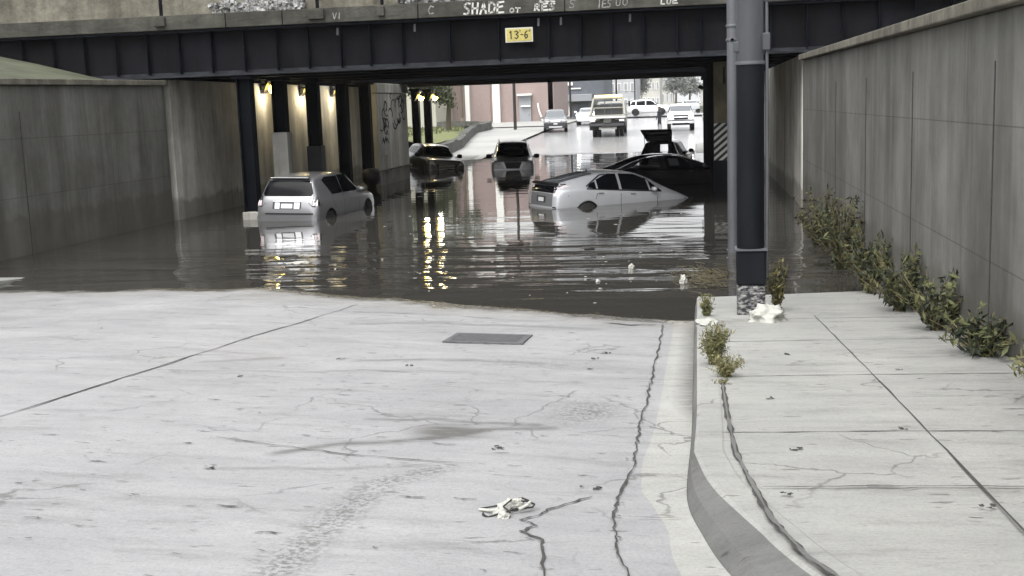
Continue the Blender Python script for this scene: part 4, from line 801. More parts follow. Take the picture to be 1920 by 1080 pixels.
g_=c.part('grille',M['plastic'],[('F',[(-.40,.55),(.40,.55),(.5,.84),(-.5,.84)],.008)]); 
for z in (.6,.67,.74,.81): c.part('grille_bar',M['bright'],[('F',rect(-.38,.38,z-.012,z+.012),.016)],g_)
for sg in (1,-1):
    P_=[(sg*.52,.78),(sg*.88,.86),(sg*.86,1.0),(sg*.66,.98)]; P_=P_ if sg>0 else P_[::-1]; c.part('headlight',M['bright'],[('F',P_,.01)])
    P_=[(sg*.56,.42),(sg*.80,.46),(sg*.80,.60),(sg*.58,.54)]; P_=P_ if sg>0 else P_[::-1]; c.part('fog_light',M['lens'],[('F',P_,.012)])
c.part('bumper_bar',M['bright'],[('F',rect(-.52,.52,.49,.52),.02)])
c.place(-12.45,55.0,-.50,153,5.5,0)
c=facing_suv('far_suv','grey SUV facing the camera on the wet far slope, left lane',P_mid,1,1.74,2)
for sg in (1,-1): P_=[(sg*.50,.80),(sg*.86,.86),(sg*.84,1.0),(sg*.56,.97)]; P_=P_ if sg>0 else P_[::-1]; c.part('headlight',M['lens'],[('F',P_,.01)])
c.part('grille',M['bright'],[('F',[(-.34,.78),(.34,.78),(.44,.92),(-.44,.92)],.01)]); c.part('lower_bumper',M['plastic'],[('F',rrect(-.86,.86,.36,.72,.06),.02)]); c.part('skid_plate',M['bright'],[('F',rect(-.5,.5,.38,.47),.04)]); c.part('number_plate',M['plate'],[('F',rect(-.15,.15,.6,.7),.05)])
c.place(-10.75,91.0,rz1(-10.75,89)+.0,180-7,0,0)
# -------- white pickup
ST=[(-2.9,.5,.8,.8,.78,1.0),(-2.85,.45,.96,1.2,.9,1.30),(-1.2,.42,.98,1.22,.9,1.33),(-1.12,.42,.98,1.24,.80,1.40),(-1.02,.42,.98,1.25,.74,1.86),(-.8,.42,.98,1.25,.73,1.92),(.2,.42,.98,1.24,.73,1.94),(.6,.42,.98,1.22,.71,1.86),(1.2,.42,.98,1.2,.72,1.34),(1.35,.42,.98,1.2,.82,1.28),(2.4,.44,.97,1.14,.84,1.22),(2.75,.46,.95,1.0,.80,1.12),(2.88,.52,.90,.84,.7,.96)]
c=Car('pickup_truck','white pickup truck facing the camera on the far slope, headlights lit','pickup truck',ST,P_white,arches(-1.9,1.8,.92,.42,.47),sub=1)
c.part('windscreen',M['glass_pale'],[('F',[(-.76,1.36),(.76,1.36),(.66,1.80),(-.66,1.80)])]); c.lr('side_window',M['glass'],[(-.9,1.3),(1.1,1.27),(.62,1.76),(-.85,1.78)])
g_=c.part('grille',M['black'],[('F',[(-.48,.80),(.48,.80),(.54,1.12),(-.54,1.12)],.012)]); c.part('grille_bar',M['chrome'],[('F',rect(-.48,.48,.94,.985),.03)],g_)
for sg in (1,-1): P_=rrect(*sorted((sg*.60,sg*.88)),.88,1.10,.05); c.part('headlight',M['lenslit'],[('F',P_,.015)])
c.part('front_bumper',P_white,[('F',rrect(-.92,.92,.56,.70,.04),.08)]); c.part('bumper_gap',M['black'],[('F',rect(-.88,.88,.70,.77),.02)]); c.part('lower_grille',M['black'],[('F',rrect(-.62,.62,.46,.55,.03),.06)])
wheels4(c,-1.9,1.8,.84,.41,.26)
for sg in (-1,1): b=MB(); b.box((0,0,0),(.09,.26,.30)); b.bar((0,-sg*.3,-.1),(0,-sg*.1,-.05),.03); b.build('mirror',M['black'],c.t,(1.05,sg*1.28,1.36),bevel=.03)
c.place(-1.15,88.5,rz1(-1,87),180-1.5,0,0)
# -------- white SUV crossing beyond
c=facing_suv('crossing_suv','white SUV seen side on, crossing the street in the far distance',P_white,1,1.76,1); c.place(-5.1,130.5,1.28,90,0,0)
c=facing_suv('distant_suv','small white car half hidden left of the tow truck, headlight lit',P_white,1,1.5,2)
for sg in (1,-1): c.part('headlight',M['lenslit'],[('F',rrect(*sorted((sg*.56,sg*.86)),.80,.98,.05),.015)])
c.place(-9.4,104,rz1(-9,104),178)
c=facing_suv('distant_suv','pale car far off behind the white pickup, right edge of the street',P_pale,1,1.5,2); c.place(-.6,146,1.30,175)
# -------- tow truck, seen from behind
t=thing('tow_truck','pale yellow flatbed tow truck seen from behind in the middle of the far street','truck',(-5.95,80.2,0)); c=None
def tp(mb,name,m,parent=None,bevel=0): return mb.build(name,m,parent or t,None,bevel)
b=MB(); b.box((0,3.2,1.44),(2.5,6.4,.12)); bed=tp(b,'flatbed',M['yellowdirt'],bevel=.015)
b=MB(); b.box((0,-.02,1.36),(2.5,.06,.13)); tp(b,'bed_edge',M['bright'],bed)
b=MB(); b.box((-.45,3.3,1.06),(.14,6.2,.3)); b.box((.45,3.3,1.06),(.14,6.2,.3)); b.box((0,.15,1.0),(2.2,.14,.34)); tp(b,'chassis',M['black'])
b=MB(); b.box((0,.05,.86),(2.3,.12,.18)); tp(b,'rear_bumper',M['deckdark'],bevel=.02)
b=MB(); b.box((0,0,1.12),(.5,.1,.26)); tp(b,'winch_plate',M['stone'])
b=MB(); b.box((0,.6,.62),(1.2,.3,.14),rx=.2); tp(b,'tow_bar',M['whitepaint'],bevel=.03)
for sg in (-1,1):
    for k in (0,1):
        w_=MB().lathe([(.28,-.13),(.48,-.13),(.51,-.09),(.51,.09),(.48,.13),(.28,.13)],22,axis='Y').build('wheel',M['rubber'],t,(sg*(.92-.30*k),1.3,.51)); w_.rotation_euler=(0,0,math.pi/2); MB().lathe([(.29,-.1),(.1,-.06),(.02,-.06)],16,axis='Y').build('rim',M['rim'],w_)
    w_=MB().lathe([(.28,-.13),(.48,-.13),(.5,-.09),(.5,.09),(.48,.13),(.28,.13)],22,axis='Y').build('wheel',M['rubber'],t,(sg*.98,6.6,.5)); w_.rotation_euler=(0,0,math.pi/2)
    b=MB(); b.box((sg*.95,.5,.75),(.55,.03,.5)); tp(b,'mudflap',M['rubber'])
    b=MB(); b.box((sg*.98,-.02,1.14),(.34,.06,.14)); tp(b,'taillight',M['redpale'],bevel=.01)
    b=MB(); b.bar((sg*1.18,.9,1.5),(sg*1.02,2.2,2.62),.07,n=8); b.bar((sg*1.18,2.9,1.5),(sg*1.02,2.3,2.62),.06,n=8); tp(b,'rack_leg',M['yellowdirt'])
    b=MB(); b.box((sg*1.32,6.9,2.2),(.16,.1,.4)); b.bar((sg*1.05,6.8,2.2),(sg*1.3,6.9,2.2),.03); tp(b,'mirror',M['black'])
b=MB(); b.box((0,2.25,2.64),(2.1,.2,.14)); b.box((0,2.25,1.98),(2.14,.1,.08)); tp(b,'rack_bar',M['yellowdirt'],bevel=.03)
b=MB(); b.box((0,2.25,2.78),(1.9,.3,.17)); tp(b,'light_bar',M['amber'],bevel=.05)
b=MB(); b.box((0,2.45,1.86),(1.96,.1,.72)); tp(b,'headboard',M['deckdark'],bevel=.02)
b=MB(); b.box((0,7.0,1.2),(2.2,1.9,1.3)); b.box((0,6.9,2.1),(2.1,1.6,.65),taper=.9); cab=tp(b,'cab',M['yellowdirt'],bevel=.12); b=MB(); b.box((0,6.06,2.1),(1.5,.05,.42)); tp(b,'rear_window',M['glass_pale'],cab,.02)
b=MB(); b.box((.32,.02,1.9),(.02,.02,2.2)); b.bar((-.25,2.2,1.6),(-.25,2.2,2.62),.03); tp(b,'stake',M['galv'])
t.location=(-5.95,80.2,rz1(-5.95,81)-.02); t.rotation_euler=(0,0,math.radians(1.5))
# ================================================================ person beside the pickup
pt=thing('person','person in dark clothes standing beside the white pickup','person',(-2.62,86.3,rz1(-2.6,86)))
def skin_body(name,verts,edges,m,parent,sub=2):
    me=D.meshes.new(name); me.from_pydata([v[:3] for v in verts],edges,[]); o=link(name,me,parent); md=o.modifiers.new('s','SKIN'); md.use_smooth_shade=True
    for i,v in enumerate(verts): me.skin_vertices[0].data[i].radius=(v[3],v[4] if len(v)>4 else v[3])
    me.skin_vertices[0].data[0].use_root=True
    md=o.modifiers.new('u','SUBSURF'); md.levels=md.render_levels=sub; bake(o); o.data.materials.clear(); o.data.materials.append(m); return o
bv=[(0,0,.95,.15,.12),(0,0,1.18,.145,.10),(0,0,1.40,.17,.10),(0,0,1.50,.07,.07),(0,.0,1.56,.06),(0,-.01,1.64,.085,.10),(0,-.01,1.74,.07,.08),(-.20,0,1.42,.06),(-.25,0,1.15,.048),(-.22,-.12,.93,.036),(-.2,-.18,.84,.035),(.20,0,1.42,.06),(.26,0,1.15,.048),(.25,-.04,.90,.036),(.25,-.06,.81,.035),(-.10,0,.86,.09),(-.12,-.03,.48,.062),(-.13,0,.08,.045),(-.13,-.13,.035,.035),(.10,0,.86,.09),(.12,.03,.48,.062),(.13,.06,.08,.045),(.13,-.07,.035,.035)]
be=[(0,1),(1,2),(2,3),(3,4),(4,5),(5,6),(2,7),(7,8),(8,9),(9,10),(2,11),(11,12),(12,13),(13,14),(0,15),(15,16),(16,17),(17,18),(0,19),(19,20),(20,21),(21,22)]
skin_body('body',bv,be,M['cloth'],pt)
b=MB(); b.lathe([(.02,.0),(.085,.03),(.1,.09),(.09,.16),(.03,.2)],14,(0,-.02,1.56)); b.build('head',M['skin'],pt); b=MB(); b.lathe([(.105,.09),(.112,.14),(.09,.2),(.03,.23)],14,(0,0,1.56)); b.build('hair',M['black'],pt)
b=MB(); b.bar((-.12,-.01,.5),(-.13,0,.12),.075,.055,10); b.bar((.12,.04,.5),(.13,.06,.12),.075,.055,10); b.build('trousers',M['cloth2'],pt)
pt.rotation_euler=(0,0,math.radians(-60))
# ================================================================ beyond the bridge
# low stone bank wall and lawn
BW=[(-14.3,63),(-14.8,72),(-16.2,82),(-17.2,90),(-17.1,96),(-18.5,98.5),(-22,99.5)]
def ribbon_wall(name,label,P,z0,z1,th,m):
    N=normals(P); b=MB(); n=len(P); v=[]
    for p,n_ in zip(P,N):
        r=random.uniform(-.04,.04); v+=[(p[0],p[1],z0(p)),(p[0],p[1],z1(p)+r),(p[0]-n_[0]*th*-1,p[1]-n_[1]*th*-1,z1(p)+r),(p[0]+n_[0]*th,p[1]+n_[1]*th,z0(p))]
    fs=[]
    for i in range(n-1):
        for k in range(3): fs.append((i*4+k,(i+1)*4+k,(i+1)*4+k+1,i*4+k+1))
    fs+=[(0,1,2,3),((n-1)*4+3,(n-1)*4+2,(n-1)*4+1,(n-1)*4)]
    b.add(v,fs); o=b.build(name,m); bm=bmesh.new(); bm.from_mesh(o.data); bmesh.ops.recalc_face_normals(bm,faces=bm.faces); bm.to_mesh(o.data); bm.free(); tag(o,label,'wall'); return o
BWd=dens(BW,6); ribbon_wall('bank_wall','low rough stone retaining wall below the lawn, beyond the bridge',BWd,lambda p:rz1(p[0],p[1])-.4,lambda p:max(.8,rz1(p[0],p[1])+.75)+.25*(float(fbm(np.array([p[0]]),np.array([p[1]]),.8,9)[0])-.5),-.5,M['stone'])
def lz(X,Y): return 1.05+.0*X+np.clip((-17-X)*.03,0,.8)+(fbm(X,Y,.4,2)-.5)*.15
lw=MB(); cols_=12
for p in BWd:
    for k in range(cols_): x=lerp(p[0]-.2,-70,(k/(cols_-1))**1.6); lw.v.append((x,p[1],float(lz(np.array([x]),np.array([p[1]]))[0])-.05*(k==0)-(.16 if k==0 else 0)))
n=len(BWd); fs=[(i*cols_+k,(i+1)*cols_+k,(i+1)*cols_+k+1,i*cols_+k+1) for i in range(n-1) for k in range(cols_-1)]
lw.f=fs; lw.mi=[0]*len(fs); lw.sm=[True]*len(fs); o=lw.build('lawn',M['lawn']); o['kind']='structure'
gr=MB(); random.seed(12)
for k in range(2600):
    y=random.uniform(64,99); x=random.uniform(-34,-17.2); z=1.1+max(0,(-17-x)*.03); h=random.uniform(.08,.22); a=random.uniform(0,3.1); dx,dy=math.cos(a)*.05,math.sin(a)*.05
    gr.add([(x-dx,y-dy,z),(x+dx,y+dy,z),(x+random.uniform(-.05,.05),y,z+h)],[(0,1,2)])
tag(gr.build('grass',M['leafg']),kind='stuff')
b=MB()
for k in range(60):
    y=random.uniform(93,98.5); x=-17.4+random.uniform(-.9,.5); s=random.uniform(.12,.34); b.box((x,y,.95+random.uniform(0,.5)),(s*1.3,s,s*.8),random.uniform(0,3),random.uniform(-.4,.4))
tag(b.build('rock_pile',M['stone'],bevel=.03),'heap of dark rocks at the far end of the low bank wall','rocks')
# hanging tree
def tree(name,label,cat,base,trunk,crown,leafm,nleaf,lsize,up=.2,group=None,bark='bark'):
    t=thing(name,label,cat,base,0,group); b=MB(); b.path([Vector(p) for p in trunk[0]],trunk[1],8)
    for br_ in trunk[2]: b.path([Vector(p) for p in br_[0]],br_[1],6)
    b.build('trunk',M[bark],t); c_=MB()
    cl=[]
    for (cx,cy,cz,rx,ry,rz_,w_) in crown:
        for k in range(int(nleaf*w_/8)):
            while True:
                q=Vector((random.uniform(-1,1),random.uniform(-1,1),random.uniform(-1,1)))
                if .15<q.length<1: break
            cc=Vector((cx+q.x*rx,cy+q.y*ry,cz+q.z*rz_)); rad=random.uniform(.6,1.6)*lsize*1.6
            for j in range(8): c_.leaf(cc+Vector((random.gauss(0,rad),random.gauss(0,rad),random.gauss(0,rad*.7))),random.uniform(.6,1.3)*lsize,0,1.7,up)
    c_.build('crown',M[leafm],t); return t
random.seed(5)
tree('overhanging_tree','leafy tree hanging over the lawn beside the far left column','tree',(-18.6,88,1.0),([(0,0,0),(.1,.1,1.6),(.3,0,3.2),(.1,.2,5.5)],[.22,.18,.15,.1],[([(.3,0,3.0),(-.6,0,4.1),(-1.8,0,4.6)],[.1,.07,.03]),([(.2,0,3.6),(1.0,-.4,4.6),(1.7,-.6,4.9)],[.09,.05,.02])]),
 [(-1.9,-1.5,4.6,2.3,2.0,1.3,.30),(-.9,-1.2,3.55,1.1,.9,.85,.20),(-.2,-1.2,2.75,.75,.6,.55,.10),(.3,-1.0,2.35,.38,.3,.38,.03),(-2.6,-1.5,3.5,1.2,.8,.7,.10),(1.2,0,5.0,1.6,1.2,.8,.14),(1.9,-.3,4.3,.6,.5,.35,.04)],'leaftree',5200,.15)
t=thing('gate_post','thin brown tree stem at the edge of the lawn, before the white pilaster','tree stem',(-21.9,110,.9)); b=MB(); b.bar((0,0,0),(.05,0,6),.2,.14,8); b.build('trunk',M['bark'],t); b=MB(); b.lathe([(.05,-.05),(.28,.2),(.3,.55),(.1,.85)],10,(.12,-.3,.1)); b.build('burl',M['bark'],t)
# poles
def pole(x,y,r,h,lab,top=False):
    t=thing('telegraph_pole',lab,'pole',(x,y,rz1(x,y)+.02)); b=MB(); b.bar((0,0,-.3),(.0,0,h),r,r*.8,12); b.build('shaft',M['wood'],t)
    b=MB(); b.box((0,0,h-.6),(2.2,.12,.14)); b.build('crossarm',M['wood'],t)
    return t
pole(-14.35,94,.13,9.5,'black pole rising right behind the stranded dark grey SUV'); pole(-16.6,127,.17,9.5,'dark pole at the right end of the pink brick building'); pole(-15.2,145,.13,9,'thin dark pole in front of the grey building'); pole(-11.2,170,.13,9,'thin distant pole above the tow truck'); pole(-9.6,190,.12,9,'thinnest distant pole, right of the tow truck rack')
# beige building
def windows(t,rects,y,m='glass_pale',fr='whitepaint'):
    for (x0,x1,z0,z1) in rects:
        f=MB(); f.box(((x0+x1)/2,y-.05,(z0+z1)/2),(x1-x0+.16,.12,z1-z0+.16)); fo=f.build('window',M[fr],t); p=MB(); p.box(((x0+x1)/2,y-.12,(z0+z1)/2),(x1-x0,.02,z1-z0)); p.build('pane',M[m],fo)
t=thing('beige_building','plain beige building behind the lawn, left of the pink brick one','building',(0,0,0))
b=MB(); b.box((-34,118,4.5),(18.4,12,8)); b.build('wall',M['yellow_wall'],t); b=MB(); b.box((-34,118,8.6),(18.8,12.4,.3)); b.build('roof',M['farwall2'],t); windows(t,[(-41,-39.5,2.4,3.9),(-37,-35.5,2.4,3.9),(-32,-30.5,2.4,3.9)],112)
# brick building with white pilasters
t=thing('brick_building','pink brick building with white pilasters beyond the lawn','building',(0,0,0))
b=MB(); b.box((-19.6,127,4.9),(10.6,14,8.2)); wl=b.build('wall',M['brick'],t); b=MB(); b.box((-19.6,127,9.1),(10.9,14.3,.4)); b.build('roof',M['whitepaint'],t)
for x,wd in ((-23.15,.45),(-20.15,.75)):
    b=MB(); b.box((x,119.8,4.95),(wd,.45,8.0)); b.build('pilaster',M['whitepaint'],t,bevel=.03)
for x0,x1 in ((-22.6,-20.8),(-19.4,-18.3)):
    b=MB(); b.box(((x0+x1)/2,119.96,3.0),(x1-x0,.1,4.2)); b.build('recessed_bay',M['brickdoor'],t)
dr=MB(); dr.box((-17.2,119.85,2.35),(1.2,.25,2.9)); d_=dr.build('door',M['greylight'],t); b=MB(); b.box((-17.2,119.6,3.9),(1.5,.7,.18)); b.build('canopy',M['whitepaint'],d_); b=MB(); b.box((-17.1,119.6,2.75),(1.0,.3,.12)); b.build('lintel',M['whitepaint'],d_); b=MB(); b.box((-16.8,119.7,1.9),(.06,.06,.2)); b.build('handle',M['chrome'],d_)
b=MB(); b.path([(-15.9,119.7,3.0),(-15.75,119.6,2.2),(-15.4,119.5,1.2)],.09); b.build('downpipe',M['whitepaint'],t)
b=MB(); b.box((-14.6,124,4.4),(.5,8,6.8)); b.build('side_wall',M['brickdoor'],t)
# grey building
t=thing('grey_building','grey clad building with a white lit sign band above a long canopy','building',(0,0,0))
b=MB(); b.box((-16.2,160,5.5),(9.2,16,9)); b.build('wall',M['greywall'],t); b=MB(); b.box((-16.2,160,10.1),(9.5,16.3,.3)); b.build('roof',M['farwall2'],t)
b=MB(); b.box((-15.7,151.6,3.55),(5.2,1.0,.9)); b.build('canopy',M['greylight'],t,bevel=.05)
b=MB(); b.box((-16.6,151.9,5.35),(2.1,.16,.42)); b.build('fascia_sign',M['whitepaint'],t,bevel=.03); b=MB(); b.box((-15.2,151.9,4.75),(1.3,.12,.16)); b.build('fascia_sign',M['whitepaint'],t)
for x in (-19.6,): b=MB(); b.box((x,151.9,4.4),(.45,.3,6.0)); b.box((x-.3,151.6,3.85),(1.6,.5,.26)); b.build('porch_post',M['whitepaint'],t)
b=MB(); b.box((-16.15,151.92,2.2),(.5,.12,2.0)); b.build('door',M['whitepaint'],t)
for x in (-18.6,-17.7,-15.4,-14.4,-13.4): b=MB(); b.box((x,151.95,2.2),(.5,.08,1.9)); b.build('window',M['glass_pale'],t)
def block(name,label,x0,x1,y,dp,h,m,rows,colsn,z0=1.2,wm='greylight'):
    t=thing(name,label,'building',(0,0,0)); b=MB(); b.box(((x0+x1)/2,y+dp/2,z0+h/2),(x1-x0,dp,h)); b.build('wall',M[m],t); b=MB(); b.box(((x0+x1)/2,y+dp/2,z0+h+.15),(x1-x0+.5,dp+.5,.3)); b.build('roof',M['farwall2'],t)
    R=[]; W=(x1-x0)/colsn; Hh=h/rows
    for i in range(colsn):
        for j in range(rows): R.append((x0+W*(i+.28),x0+W*(i+.72),z0+Hh*(j+.3),z0+Hh*(j+.75)))
    windows(t,R,y,wm)
block('office_building','pale grey multi storey building directly above the tow truck',-15.8,-10.2,205,18,11,'farwall2',4,5)
block('row_building','long pale low building between the tow truck and the white crossing SUV',-13.0,-7.4,250,20,9.5,'farwall',3,6)
block('distant_house','small pale distant building right of the row of shops',-8.6,-5.6,300,14,9,'farwall',2,3)
block('distant_house','flat pale building at the far end of the street, below the sky',1.2,14,330,14,4.5,'farwall',1,6)
random.seed(8)
for k,(x,y,h,lab) in enumerate(((-4.8,290,10.5,'hazy round tree, taller one of the two at the end of the street'),(-1.6,305,9,'hazy lower tree, right one of the two at the end of the street'),(-11.7,225,9.5,'pale leafy tree rising over the tow truck'),(-26,260,11,'hazy tree behind the grey building'))):
    tree('street_tree',lab,'tree',(x,y,1.2),([(0,0,0),(.1,0,h*.35),(0,0,h*.6)],[.3,.22,.12],[([(0,0,h*.35),(-1.2,0,h*.6)],[.12,.05]),([(0,0,h*.4),(1.2,0,h*.62)],[.12,.05])]),[(0,0,h*.62,2.1,2,h*.26,.5),(-1.3,0,h*.5,1.5,1.5,h*.16,.25),(1.4,0,h*.52,1.5,1.5,h*.18,.25)],'leafhaze',2600,.34,group='hazy trees at the end of the street')
# signals on the far street
t=thing('traffic_signal','small dark traffic signal hanging over the far crossing','traffic light',(-2.6,150,1.2)); b=MB(); b.bar((4.6,0,0),(4.6,0,6),.1); b.bar((4.6,0,5.8),(-1,0,6.0),.06); b.build('mast',M['galv'],t); b=MB(); b.box((0,0,5.3),(.35,.3,1.0)); b.box((-1.0,0,5.4),(.35,.3,.9)); b.build('signal_head',M['plastic'],t,bevel=.03)
# street lamp globes
# ================================================================ near street furniture and small things
gt=thing('storm_drain','rectangular iron storm drain grate set in the near road slab','drain grate',(-2.27,12.42,rz1(-2.27,12.42)+.006)); sl_=math.atan2(rz1(-2.27,12.9)-rz1(-2.27,11.9),1.0); gt.rotation_euler=(sl_,.031,0); gt.scale=(.87,.86,1)
b=MB(); b.box((0,0,-.012),(.84,.76,.02)); b.build('pit',M['pit'],gt)
b=MB(); 
for a,d in (((0,.42,0),(1.0,.07,.02)),((0,-.42,0),(1.0,.07,.02)),((-.46,0,0),(.07,.78,.02)),((.46,0,0),(.07,.78,.02))): b.box(a,d)
b.build('frame',M['grate'],gt,bevel=.003)
b=MB()
for k in range(-15,16): b.box((k*.0275,0,.0),(.02,.78,.014))
for k in (-1,0,1): b.box((0,k*.2,.003),(.86,.03,.01))
b.build('grate_bars',M['grate'],gt)
# weeds
def weed(name,label,x,y,z,h,spread,n,mats=('leafg','leafy'),lsz=.035,seed=1,stemr=.006,dense=9):
    random.seed(seed); t=thing(name,label,'weed',(x,y,z)); s=MB(); l1=MB(); l2=MB()
    for k in range(n):
        a=random.uniform(0,6.28); r=random.uniform(.25,1)*spread; hh=h*random.uniform(.5,1); P=[Vector((random.gauss(0,.02),random.gauss(0,.02),0))]
        for j in range(1,5): q=j/4; P.append(Vector((math.cos(a)*r*q**1.3,math.sin(a)*r*q**1.3,hh*q-(.12*hh*q*q if r>.7*spread else 0)))+Vector((random.gauss(0,.01),random.gauss(0,.01),0)))
        s.path(P,[stemr,stemr*.8,stemr*.6,stemr*.5,stemr*.3],4)
        for j in range(dense):
            q=random.uniform(.15,1); i=min(3,int(q*4)); p=P[i].lerp(P[i+1],q*4-i)+Vector((random.gauss(0,.018),random.gauss(0,.018),random.gauss(0,.015))); (l1 if random.random()<.6 else l2).leaf(p,random.uniform(.5,1.2)*lsz,0,3.6,.6)
    s.build('stem',M['stem'],t); l1.build('foliage',M[mats[0]],t); l2.build('foliage',M[mats[1]],t); return t
weed('weed_plant','small bushy weed on the pale kerb block by the water',.10,14.1,wz(.1,14.1)-.01,.30,.11,26,lsz=.017,seed=2,dense=18)
weed('weed_plant','large feathery weed growing from the kerb joint, loose and green',.14,10.0,wz(.14,10.0)-.01,.40,.15,90,lsz=.0125,seed=3,dense=26,stemr=.004)
weed('weed_plant','yellowing spiky weed right in front of the feathery one',.22,9.35,wz(.2,9.35)-.01,.22,.19,40,('leafy','leafg'),.011,4,dense=18,stemr=.004)
weed('weed_plant','low sprig of weed at the foot of the kerb joint',.17,9.0,wz(.2,9.0)-.01,.07,.1,9,('leafy','leafg'),.011,5,dense=8,stemr=.003)
weed('weed_plant','green clump of weeds against the wing wall at the right border',2.35,8.0,wz(2.3,8)-.01,.5,.35,80,lsz=.026,seed=6,dense=18)
for k,(x,y,h) in enumerate(((2.42,10.4,.45),(2.4,12.3,.7),(2.38,14.3,.85),(2.35,16.6,1.0),(2.3,19.2,1.1),(2.3,22.5,1.1))):
    weed('tall_weed','%s dark ragged weed along the foot of the right wing wall'%['nearest','second','third','fourth','fifth','farthest'][k],x,y,max(wz(2.3,y)-.03,-.3),h+(0 if y<17 else .3),.55,46+6*k,('leafd','leafg'),.034,60+k,dense=20,stemr=.008)['group']='weeds along the right wing wall'
weed('weed_plant','tall dry weed at the right foot of the thick black pole',.98,14.6,wz(.9,14.6)-.03,.75,.15,30,('leafy','leafd'),.024,9,dense=18)
# straw and mud raft against the kerb end
random.seed(14); b=MB()
for k in range(420):
    x=.12+random.gauss(0,.19); y=18.2+random.gauss(0,.5); a=random.uniform(0,3.1); L_=random.uniform(.05,.2); z=.02+abs(random.gauss(0,.03)); b.bar((x,y,z),(x+math.cos(a)*L_,y+math.sin(a)*L_,z+random.uniform(-.01,.03)),.004,.003,3)
tag(b.build('straw_debris',M['straw']),'raft of straw and twigs washed up where the kerb meets the water','debris',kind=None)
# crumpled sheets
def crumple(name,label,cat,x,y,z,sx,sy,h,m,seed,rz=0,n=14,group=None):
    random.seed(seed); bm=bmesh.new(); bmesh.ops.create_icosphere(bm,subdivisions=4,radius=1)
    for v in bm.verts:
        d=v.co.copy(); q=noise.noise(d*1.6+Vector((seed,0,0)))*.55+noise.noise(d*4+Vector((0,seed,0)))*.32+abs(noise.noise(d*5+Vector((0,seed,2))))*.2
        v.co=d*(1+q); v.co.z=max(v.co.z,-.5)
        v.co=Vector((v.co.x*sx,v.co.y*sy,(v.co.z+.5)*h*.6))
    me=D.meshes.new(name); bm.to_mesh(me); bm.free(); me.polygons.foreach_set('use_smooth',[True]*len(me.polygons)); me.materials.append(M[m]); o=link(name,me,None,(x,y,z)); o.rotation_euler=(0,0,rz); tag(o,label,cat,group); return o
crumple('plastic_bag','flat white plastic bag on the kerb between the small and the large weed',"bag",.10,13.2,wz(.1,13.2)-.01,.13,.22,.07,'litter',3)
crumple('plastic_bag','crumpled white plastic bag lying at the foot of the thick black pole',"bag",.78,13.5,wz(.7,13.5)-.01,.20,.2,.20,'litter',6,.3)
crumple('floating_rubbish','white floating lump at the corner of the kerb block',"litter",-.22,17.9,-.03,.05,.06,.15,'litter',8)
crumple('floating_rubbish','round white floating thing left of the tall weed debris, nearer the shore',"litter",-1.54,18.1,-.015,.035,.05,.06,'litter',9)
crumple('floating_rubbish','white floating cup farther out, above the nearer round one',"litter",-1.10,19.6,-.02,.04,.05,.10,'litter',10)
crumple('floating_rubbish','pale flat floating rubbish among the lamp reflections at left',"litter",-7.35,20.9,-.02,.2,.16,.05,'foam',11)
# tangled cloth and cords in the foreground
lt=thing('tangled_litter','crumpled white rag tangled with dark cords on the road in the foreground','litter',(-.94,5.52,rz1(-.94,5.52)+.002),.3)
def lump(seed,c,s,rz):
    o=crumple('rag','x','x',0,0,0,s[0],s[1],s[2],'litter',seed); 
    for k in ('label','category'): del o[k]
    o.parent=lt; o.location=c; o.rotation_euler=(0,0,rz)
lump(21,(.02,.07,0),(.042,.035,.055),.5); lump(22,(-.03,.02,0),(.034,.04,.045),1.2); lump(23,(-.035,-.055,0),(.026,.032,.035),.3); lump(24,(.065,.085,0),(.028,.02,.05),.8); lump(25,(-.06,.0,0),(.028,.018,.03),2.0)
random.seed(31); b=MB()
for P in ([(-.10,.06,.01),(-.14,.085,.012),(-.09,.045,.03),(-.04,.03,.04)],[(-.11,-.04,.01),(-.135,-.03,.02),(-.13,-.005,.02),(-.12,-.045,.008),(-.05,-.03,.02)],[(-.02,-.03,.02),(.03,.0,.025),(.09,.015,.02),(.125,.035,.015),(.14,.06,.02),(.11,.085,.03),(.06,.07,.04)],[(.05,.10,.04),(.085,.13,.035),(.12,.12,.02),(.135,.09,.012)],[(.0,-.06,.03),(-.03,-.02,.05),(.02,.04,.06)]): b.path([Vector(p) for p in P],.0045,6)
b.build('cord',M['strap'],lt); b=MB(); b.path([Vector(p) for p in [(.05,.0,.02),(.1,.03,.03),(.12,.07,.03)]],.009,6); b.path([Vector(p) for p in [(-.14,.08,.01),(-.09,.02,.02),(-.05,.0,.03)]],.008,6); b.build('strap',M['litter'],lt)
random.seed(91); b=MB(); XX=np.arange(-9,-.1,.012)
for x in XX:
    ys_=np.arange(13.8,19.5,.02); zz=nearz(np.full(ys_.shape,x),ys_); k=int(np.argmin(np.abs(zz-.004))); dens_=.5+.5*math.sin(x*2.1)+random.uniform(-.3,.3)
    if random.random()>.35+.4*dens_: continue
    y=ys_[k]+random.gauss(-.05,.07); z=max(.004,nz1(x,y)+.006); a=random.gauss(0,.5); L_=random.uniform(.01,.06)
    b.bar((x,y,z),(x+math.cos(a)*L_,y+math.sin(a)*L_,z+random.uniform(0,.006)),random.uniform(.0015,.005),.001,4)
sd_=b.build('shoreline_debris',M['straw']); sd_['kind']='stuff'
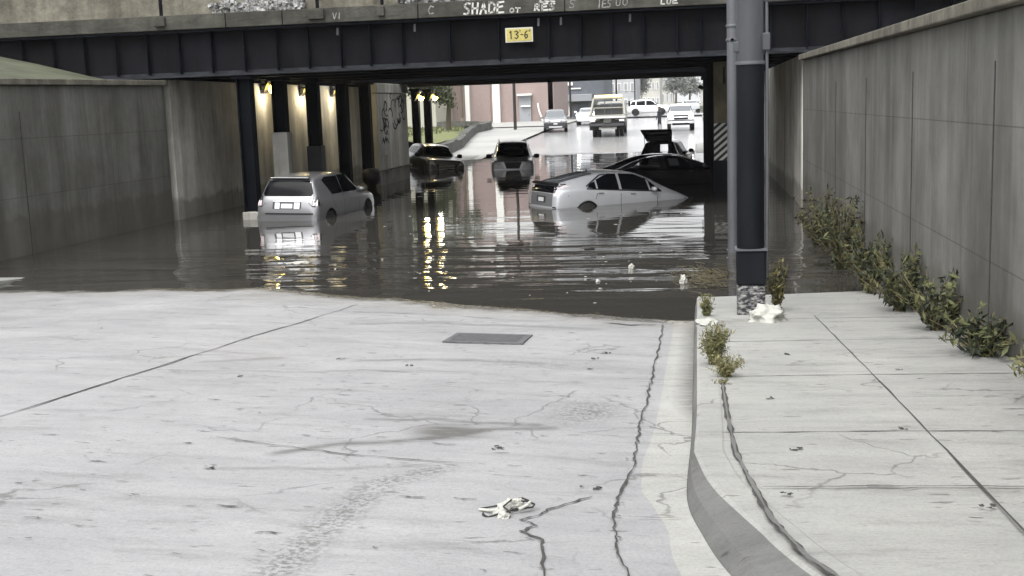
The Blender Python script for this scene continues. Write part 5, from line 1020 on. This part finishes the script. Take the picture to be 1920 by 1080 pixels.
# floating flecks
random.seed(77); base=None
for k in range(70):
    x=random.uniform(-8,-.3); y=random.uniform(14.9,22) if k%3 else random.uniform(20,30)
    if float(nearz(np.array([x]),np.array([y]))[0])>-.03: continue
    b=MB(); s=random.uniform(.006,.017)*(y/17); b.lathe([(s*.5,-.004),(s,.001),(s*.7,.006),(s*.2,.008)],7)
    for q_ in range(len(b.v)): b.v[q_]=(b.v[q_][0]*(1+(k%4)*.45)+random.uniform(-.2,.2)*s,b.v[q_][1]+random.uniform(-.2,.2)*s,b.v[q_][2])
    o=b.build('floating_fleck',M['foam'],None,(x,y,0)); tag(o,'tiny pale fleck floating on the dark flood water','litter','pale flecks floating on the water')
# scraps on the road
random.seed(78)
for k,(x,y) in enumerate([(-1.0,11.1),(-.98,10.4),(-.9,11.5),(-2.6,10.3),(-3.4,10.6),(-1.25,7.0),(-2.8,6.2),(-.55,6.1),(-3.9,9.4),(.5,8.3),(.55,6.6),(.8,10.6),(.42,5.6),(1.2,7.2),(1.6,9.6),(1.3,5.4)]):
    z=(nz1(x,y) if x<0 else wz(x,y)+.004); b=MB(); s=random.uniform(.018,.035)
    for j in range(5):
        cx_,cy_=random.gauss(0,s*.7),random.gauss(0,s*.5); a_=random.uniform(0,6.3); b.add([(cx_+math.cos(a_+q_*1.05)*s*random.uniform(.25,.8),cy_+math.sin(a_+q_*1.05)*s*random.uniform(.2,.55),.004+random.uniform(0,.012)) for q_ in range(6)],[(0,1,2,3,4,5)])
    o=b.build('leaf_litter',M['crack'],None,(x,y,z)); tag(o,'small dark scrap of wet leaf lying on the pavement','leaf','dark scraps on the pavement')
# ================================================================ haze
HAZE=.00018
hb=MB(); hb.box((0,440,9),(420,960,22)); o=hb.build('haze',D.materials.new('haze_air')); o['kind']='stuff'; hm=o.data.materials[0]; hm.use_nodes=True; n=hm.node_tree.nodes; n.clear(); ou=n.new('ShaderNodeOutputMaterial'); pv=n.new('ShaderNodeVolumePrincipled'); pv.inputs['Color'].default_value=(.95,.96,.97,1); pv.inputs['Density'].default_value=HAZE; pv.inputs['Anisotropy'].default_value=.2; hm.node_tree.links.new(pv.outputs[0],ou.inputs['Volume'])
if HAZE<=0: D.objects.remove(o)
